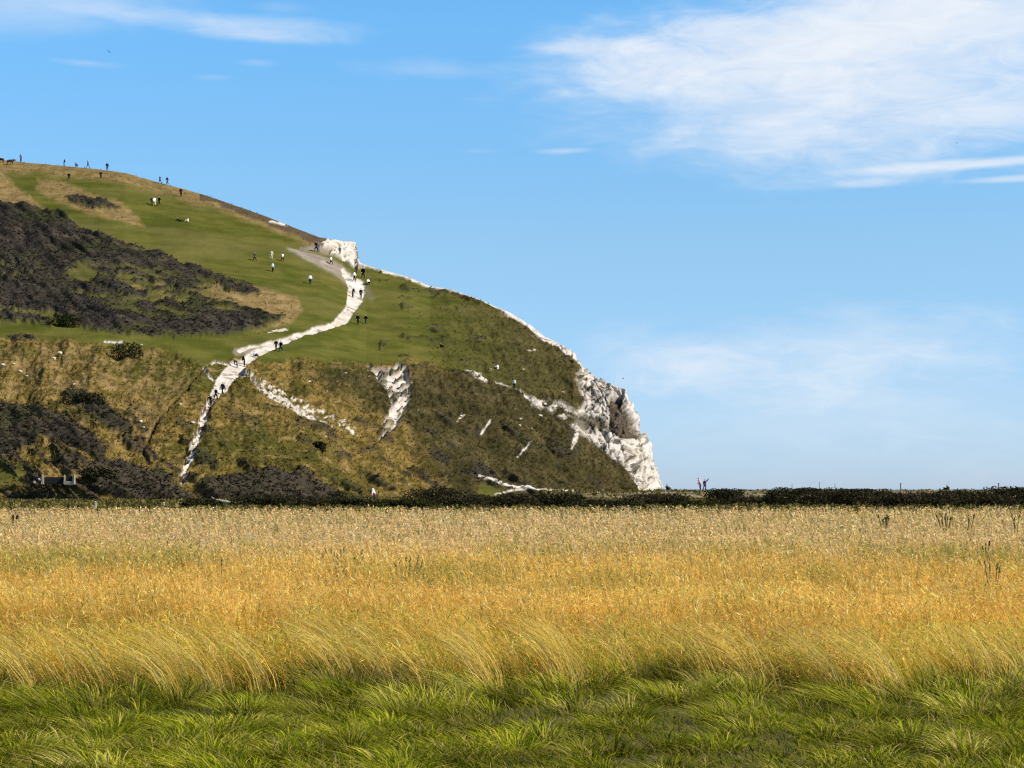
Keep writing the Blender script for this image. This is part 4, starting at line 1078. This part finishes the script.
# ------------------------------------------------------------------ gulls
M_BIRD = simple_mat("gull_feathers", (.10, .11, .13), .8, .3, 8)
def gull(px, py, d_, span, bank, rz, label):
    p = unproject(px, py, d_)
    mb = MB(); mb.tube([(0, -.24, 0), (0, -.20, .012), (0, -.08, 0), (0, .08, 0), (0, .22, .01), (0, .28, .012)], [.008, .035, .06, .055, .025, .01], 8)
    o = mb.build("gull", M_BIRD, None, True); o.location = p; o.rotation_euler = (0, bank, rz); tag(o, label, "bird", "gulls in the sky")
    for s in (-1, 1):
        V_ = []
        for q, z, y, c, th in ((.03, .02, 0, .17, .02), (.35, .16, -.05, .15, .014), (.7, .20, .0, .11, .01), (1, .10, .10, .03, .004)):
            xx = s * q * span / 2; V_ += [(xx, y - c / 2, z * span * .5), (xx, y + c / 2, z * span * .5), (xx, y + c / 2, z * span * .5 + th), (xx, y - c / 2, z * span * .5 + th)]
        Fc = [(i * 4 + k, i * 4 + (k + 1) % 4, i * 4 + 4 + (k + 1) % 4, i * 4 + 4 + k) for i in range(3) for k in range(4)] + [(3, 2, 1, 0), (12, 13, 14, 15)]
        m2 = MB(); m2.add(V_, Fc); m2.build("wing", M_BIRD, o)
gull(109, 52, 420, 1.3, R(25), R(50), "dark gull high in the blue sky above the hill")
gull(957, 143, 460, 1.2, R(-15), R(110), "dark gull under the big white cloud")
gull(623, 378.5, 440, 1.0, R(10), R(80), "tiny gull in the air just off the cliff top")

# ------------------------------------------------------------------ sky, sun, camera
SUN_AZ, SUN_EL = 103.0, 41.0     # degrees right of the view direction, above the horizon
w = bpy.data.worlds.new("World"); scene.world = w; w.use_nodes = True
t = NT(w.node_tree); t.n.clear()
out = t.new("ShaderNodeOutputWorld"); bg = t.new("ShaderNodeBackground")
sky = t.new("ShaderNodeTexSky", sky_type='NISHITA', sun_disc=False)
sky.sun_elevation = R(SUN_EL); sky.sun_rotation = R(SUN_AZ); sky.altitude = 0; sky.air_density = 0.7; sky.dust_density = 0.1; sky.ozone_density = 6.0
SKY_STR = 0.10
# clouds laid out by compass bearing and height above the horizon
tc = t.new("ShaderNodeTexCoord").outputs["Generated"]
sp = t.new("ShaderNodeSeparateXYZ"); t.l.new(tc, sp.inputs[0])
az = t.math('ARCTAN2', sp.outputs[0], sp.outputs[1])
u = t.math('MULTIPLY', az, F / 1000.0)                       # about thousandths of the lens's pixels
hyp = t.math('SQRT', t.math('ADD', t.math('MULTIPLY', sp.outputs[0], sp.outputs[0]), t.math('MULTIPLY', sp.outputs[1], sp.outputs[1])))
v = t.math('MULTIPLY', t.math('DIVIDE', sp.outputs[2], hyp), F / 1000.0)
ramp = t.new("ShaderNodeValToRGB"); t.l.new(v, ramp.inputs[0])     # clear coastal air: colour balance by height above the horizon
els_ = ramp.color_ramp.elements
stops = [(0.0, (.52, .56, .71)), (.24, (.91, .94, .81)), (.47, (.86, 1.25, 1.16)), (.95, (.85, 1.0, 1.0))]
els_[0].position, els_[1].position = 0.0, .95
for pos, _c in stops[1:3]: els_.new(pos)
for e_, (pos, c3) in zip(els_, stops): e_.color = (*[q * .25 for q in c3], 1)
clear = t.mix(1.0, sky.outputs[0], t.mix(1.0, ramp.outputs[0], (4, 4, 4), 'MULTIPLY'), 'MULTIPLY')
cv = t.new("ShaderNodeCombineXYZ"); t.l.new(u, cv.inputs[0]); t.l.new(v, cv.inputs[1])
def cn(sx, sy, rot, scale, detail=7, rough=.6, dist=.4):
    return t.noise(t.mapping(cv.outputs[0], (sx, sy, 1), (0, 0, rot)), scale, detail, rough, dist)
wis = cn(1, 3.2, R(-8), 3.2); fin = cn(1, 3.0, R(6), 13, 6, .62, .8); bigw = cn(1, 2.2, 0, 1.6, 3, .5, .2)
nz = t.math('SUBTRACT', t.math('ADD', t.math('MULTIPLY', wis, .7), t.math('MULTIPLY', fin, .3)), .5)
def blob(px, py, rx, ry, rot, amp, nk, lo, hi):
    cxu, cyv = (px - CX) / 1000, (HY - py) / 1000
    a = t.math('SUBTRACT', u, cxu); b_ = t.math('SUBTRACT', v, cyv)
    ca, sa_ = math.cos(R(rot)), math.sin(R(rot))
    e = t.math('ADD', t.math('MULTIPLY', a, ca), t.math('MULTIPLY', b_, sa_)); f = t.math('SUBTRACT', t.math('MULTIPLY', b_, ca), t.math('MULTIPLY', a, sa_))
    e = t.math('DIVIDE', e, rx / 1000); f = t.math('DIVIDE', f, ry / 1000)
    r = t.math('SQRT', t.math('ADD', t.math('MULTIPLY', e, e), t.math('MULTIPLY', f, f)))
    val = t.math('ADD', t.math('SUBTRACT', 1.0, r), t.math('MULTIPLY', nz, nk))
    return t.math('MULTIPLY', t.smooth(val, lo, hi), amp)
mask = None
for args in [(930, 44, 330, 112, 5, .86, 2.2, -.3, 1.05), (750, 98, 230, 75, -4, .62, 2.6, -.35, 1.3), (700, 60, 200, 60, 4, .35, 2.6, -.3, 1.3), (985, 116, 150, 46, 0, .66, 2.0, -.1, .8), (840, 30, 260, 55, 8, .70, 2.0, 0, .9),
             (600, 47, 70, 11, 0, .5, 2.2, -.2, .9), (965, 172, 125, 6, 2, .75, 1.6, -.2, .9), (1005, 188, 60, 4, 1, .5, 1.6, -.2, .9), (860, 188, 40, 5, 2, .35, 1.6, -.2, .9),
             (225, 27, 130, 13, -3, .50, 3.2, -.2, 1.3), (255, 40, 90, 7, -2, .42, 3.2, -.2, 1.2), (40, 8, 190, 45, 4, .45, 1.8, -.3, 1.2), (85, 72, 45, 5, -3, .26, 3.0, -.2, 1.2), (215, 82, 22, 4, 0, .16, 3.0, -.2, 1.2), (258, 66, 26, 5, 0, .18, 3, -.2, 1.2),
             (450, 70, 110, 13, 0, .24, 3.2, -.2, 1.3), (567, 151, 38, 4, 2, .34, 2.6, -.2, 1.0), (640, 80, 110, 24, 5, .45, 2.4, -.1, 1.0), (280, 10, 40, 8, 0, .14, 3, -.2, 1.2),
             (835, 352, 200, 50, 0, .62, 2.8, -.25, 1.15), (690, 365, 130, 42, -6, .60, 2.8, -.25, 1.2), (800, 420, 260, 70, 0, .25, 2.0, -.2, 1.2), (930, 400, 220, 70, 0, .16, 1.6, -.2, 1.2), (480, 151, 25, 3, 0, .12, 3, -.2, 1.2)]:
    bl = blob(*args)
    mask = bl if mask is None else t.math('SUBTRACT', 1.0, t.math('MULTIPLY', t.math('SUBTRACT', 1.0, mask), t.math('SUBTRACT', 1.0, bl)))
# thin broken cloud elsewhere round the sky
els = t.math('MULTIPLY', t.smooth(t.math('ABSOLUTE', az), .55, 1.2), t.math('MULTIPLY', t.smooth(bigw, .5, .75), .5))
mask = t.math('MAXIMUM', mask, els)
CLOUD = 4.75
cc = t.mix(t.smooth(fin, .3, .75), (CLOUD * .88, CLOUD * .95, CLOUD * 1.05), (CLOUD * .98, CLOUD * 1.03, CLOUD * 1.09))
t.l.new(t.mix(mask, clear, cc), bg.inputs[0]); bg.inputs[1].default_value = SKY_STR
t.l.new(bg.outputs[0], out.inputs[0])

sun = bpy.data.lights.new("sun", 'SUN'); sun.energy = 4.4; sun.angle = R(.53); sun.color = (1, .95, .87)
so = link(bpy.data.objects.new("sun", sun))
sd = Vector((math.sin(R(SUN_AZ)) * math.cos(R(SUN_EL)), math.cos(R(SUN_AZ)) * math.cos(R(SUN_EL)), math.sin(R(SUN_EL))))
so.rotation_euler = sd.to_track_quat('Z', 'Y').to_euler(); so.location = sd * 100

cam = bpy.data.cameras.new("camera"); cam.sensor_width = 36; cam.lens = 36 * F / 1024; cam.shift_y = (HY - 384) / 1024
cam.clip_start = .1; cam.clip_end = 60000
co = link(bpy.data.objects.new("camera", cam)); co.location = (0, 0, EYE); co.rotation_euler = (R(90), 0, 0)
scene.camera = co

scene.render.engine = 'CYCLES'
scene.cycles.use_denoising = False
scene.cycles.max_bounces = 4; scene.cycles.diffuse_bounces = 2; scene.cycles.transmission_bounces = 3
scene.render.film_transparent = False
scene.cycles.filter_width = 1.3
vs = scene.view_settings; vs.view_transform = 'Standard'; vs.look = 'None'; vs.gamma = 1; vs.exposure = 0.92; vs.use_curve_mapping = False
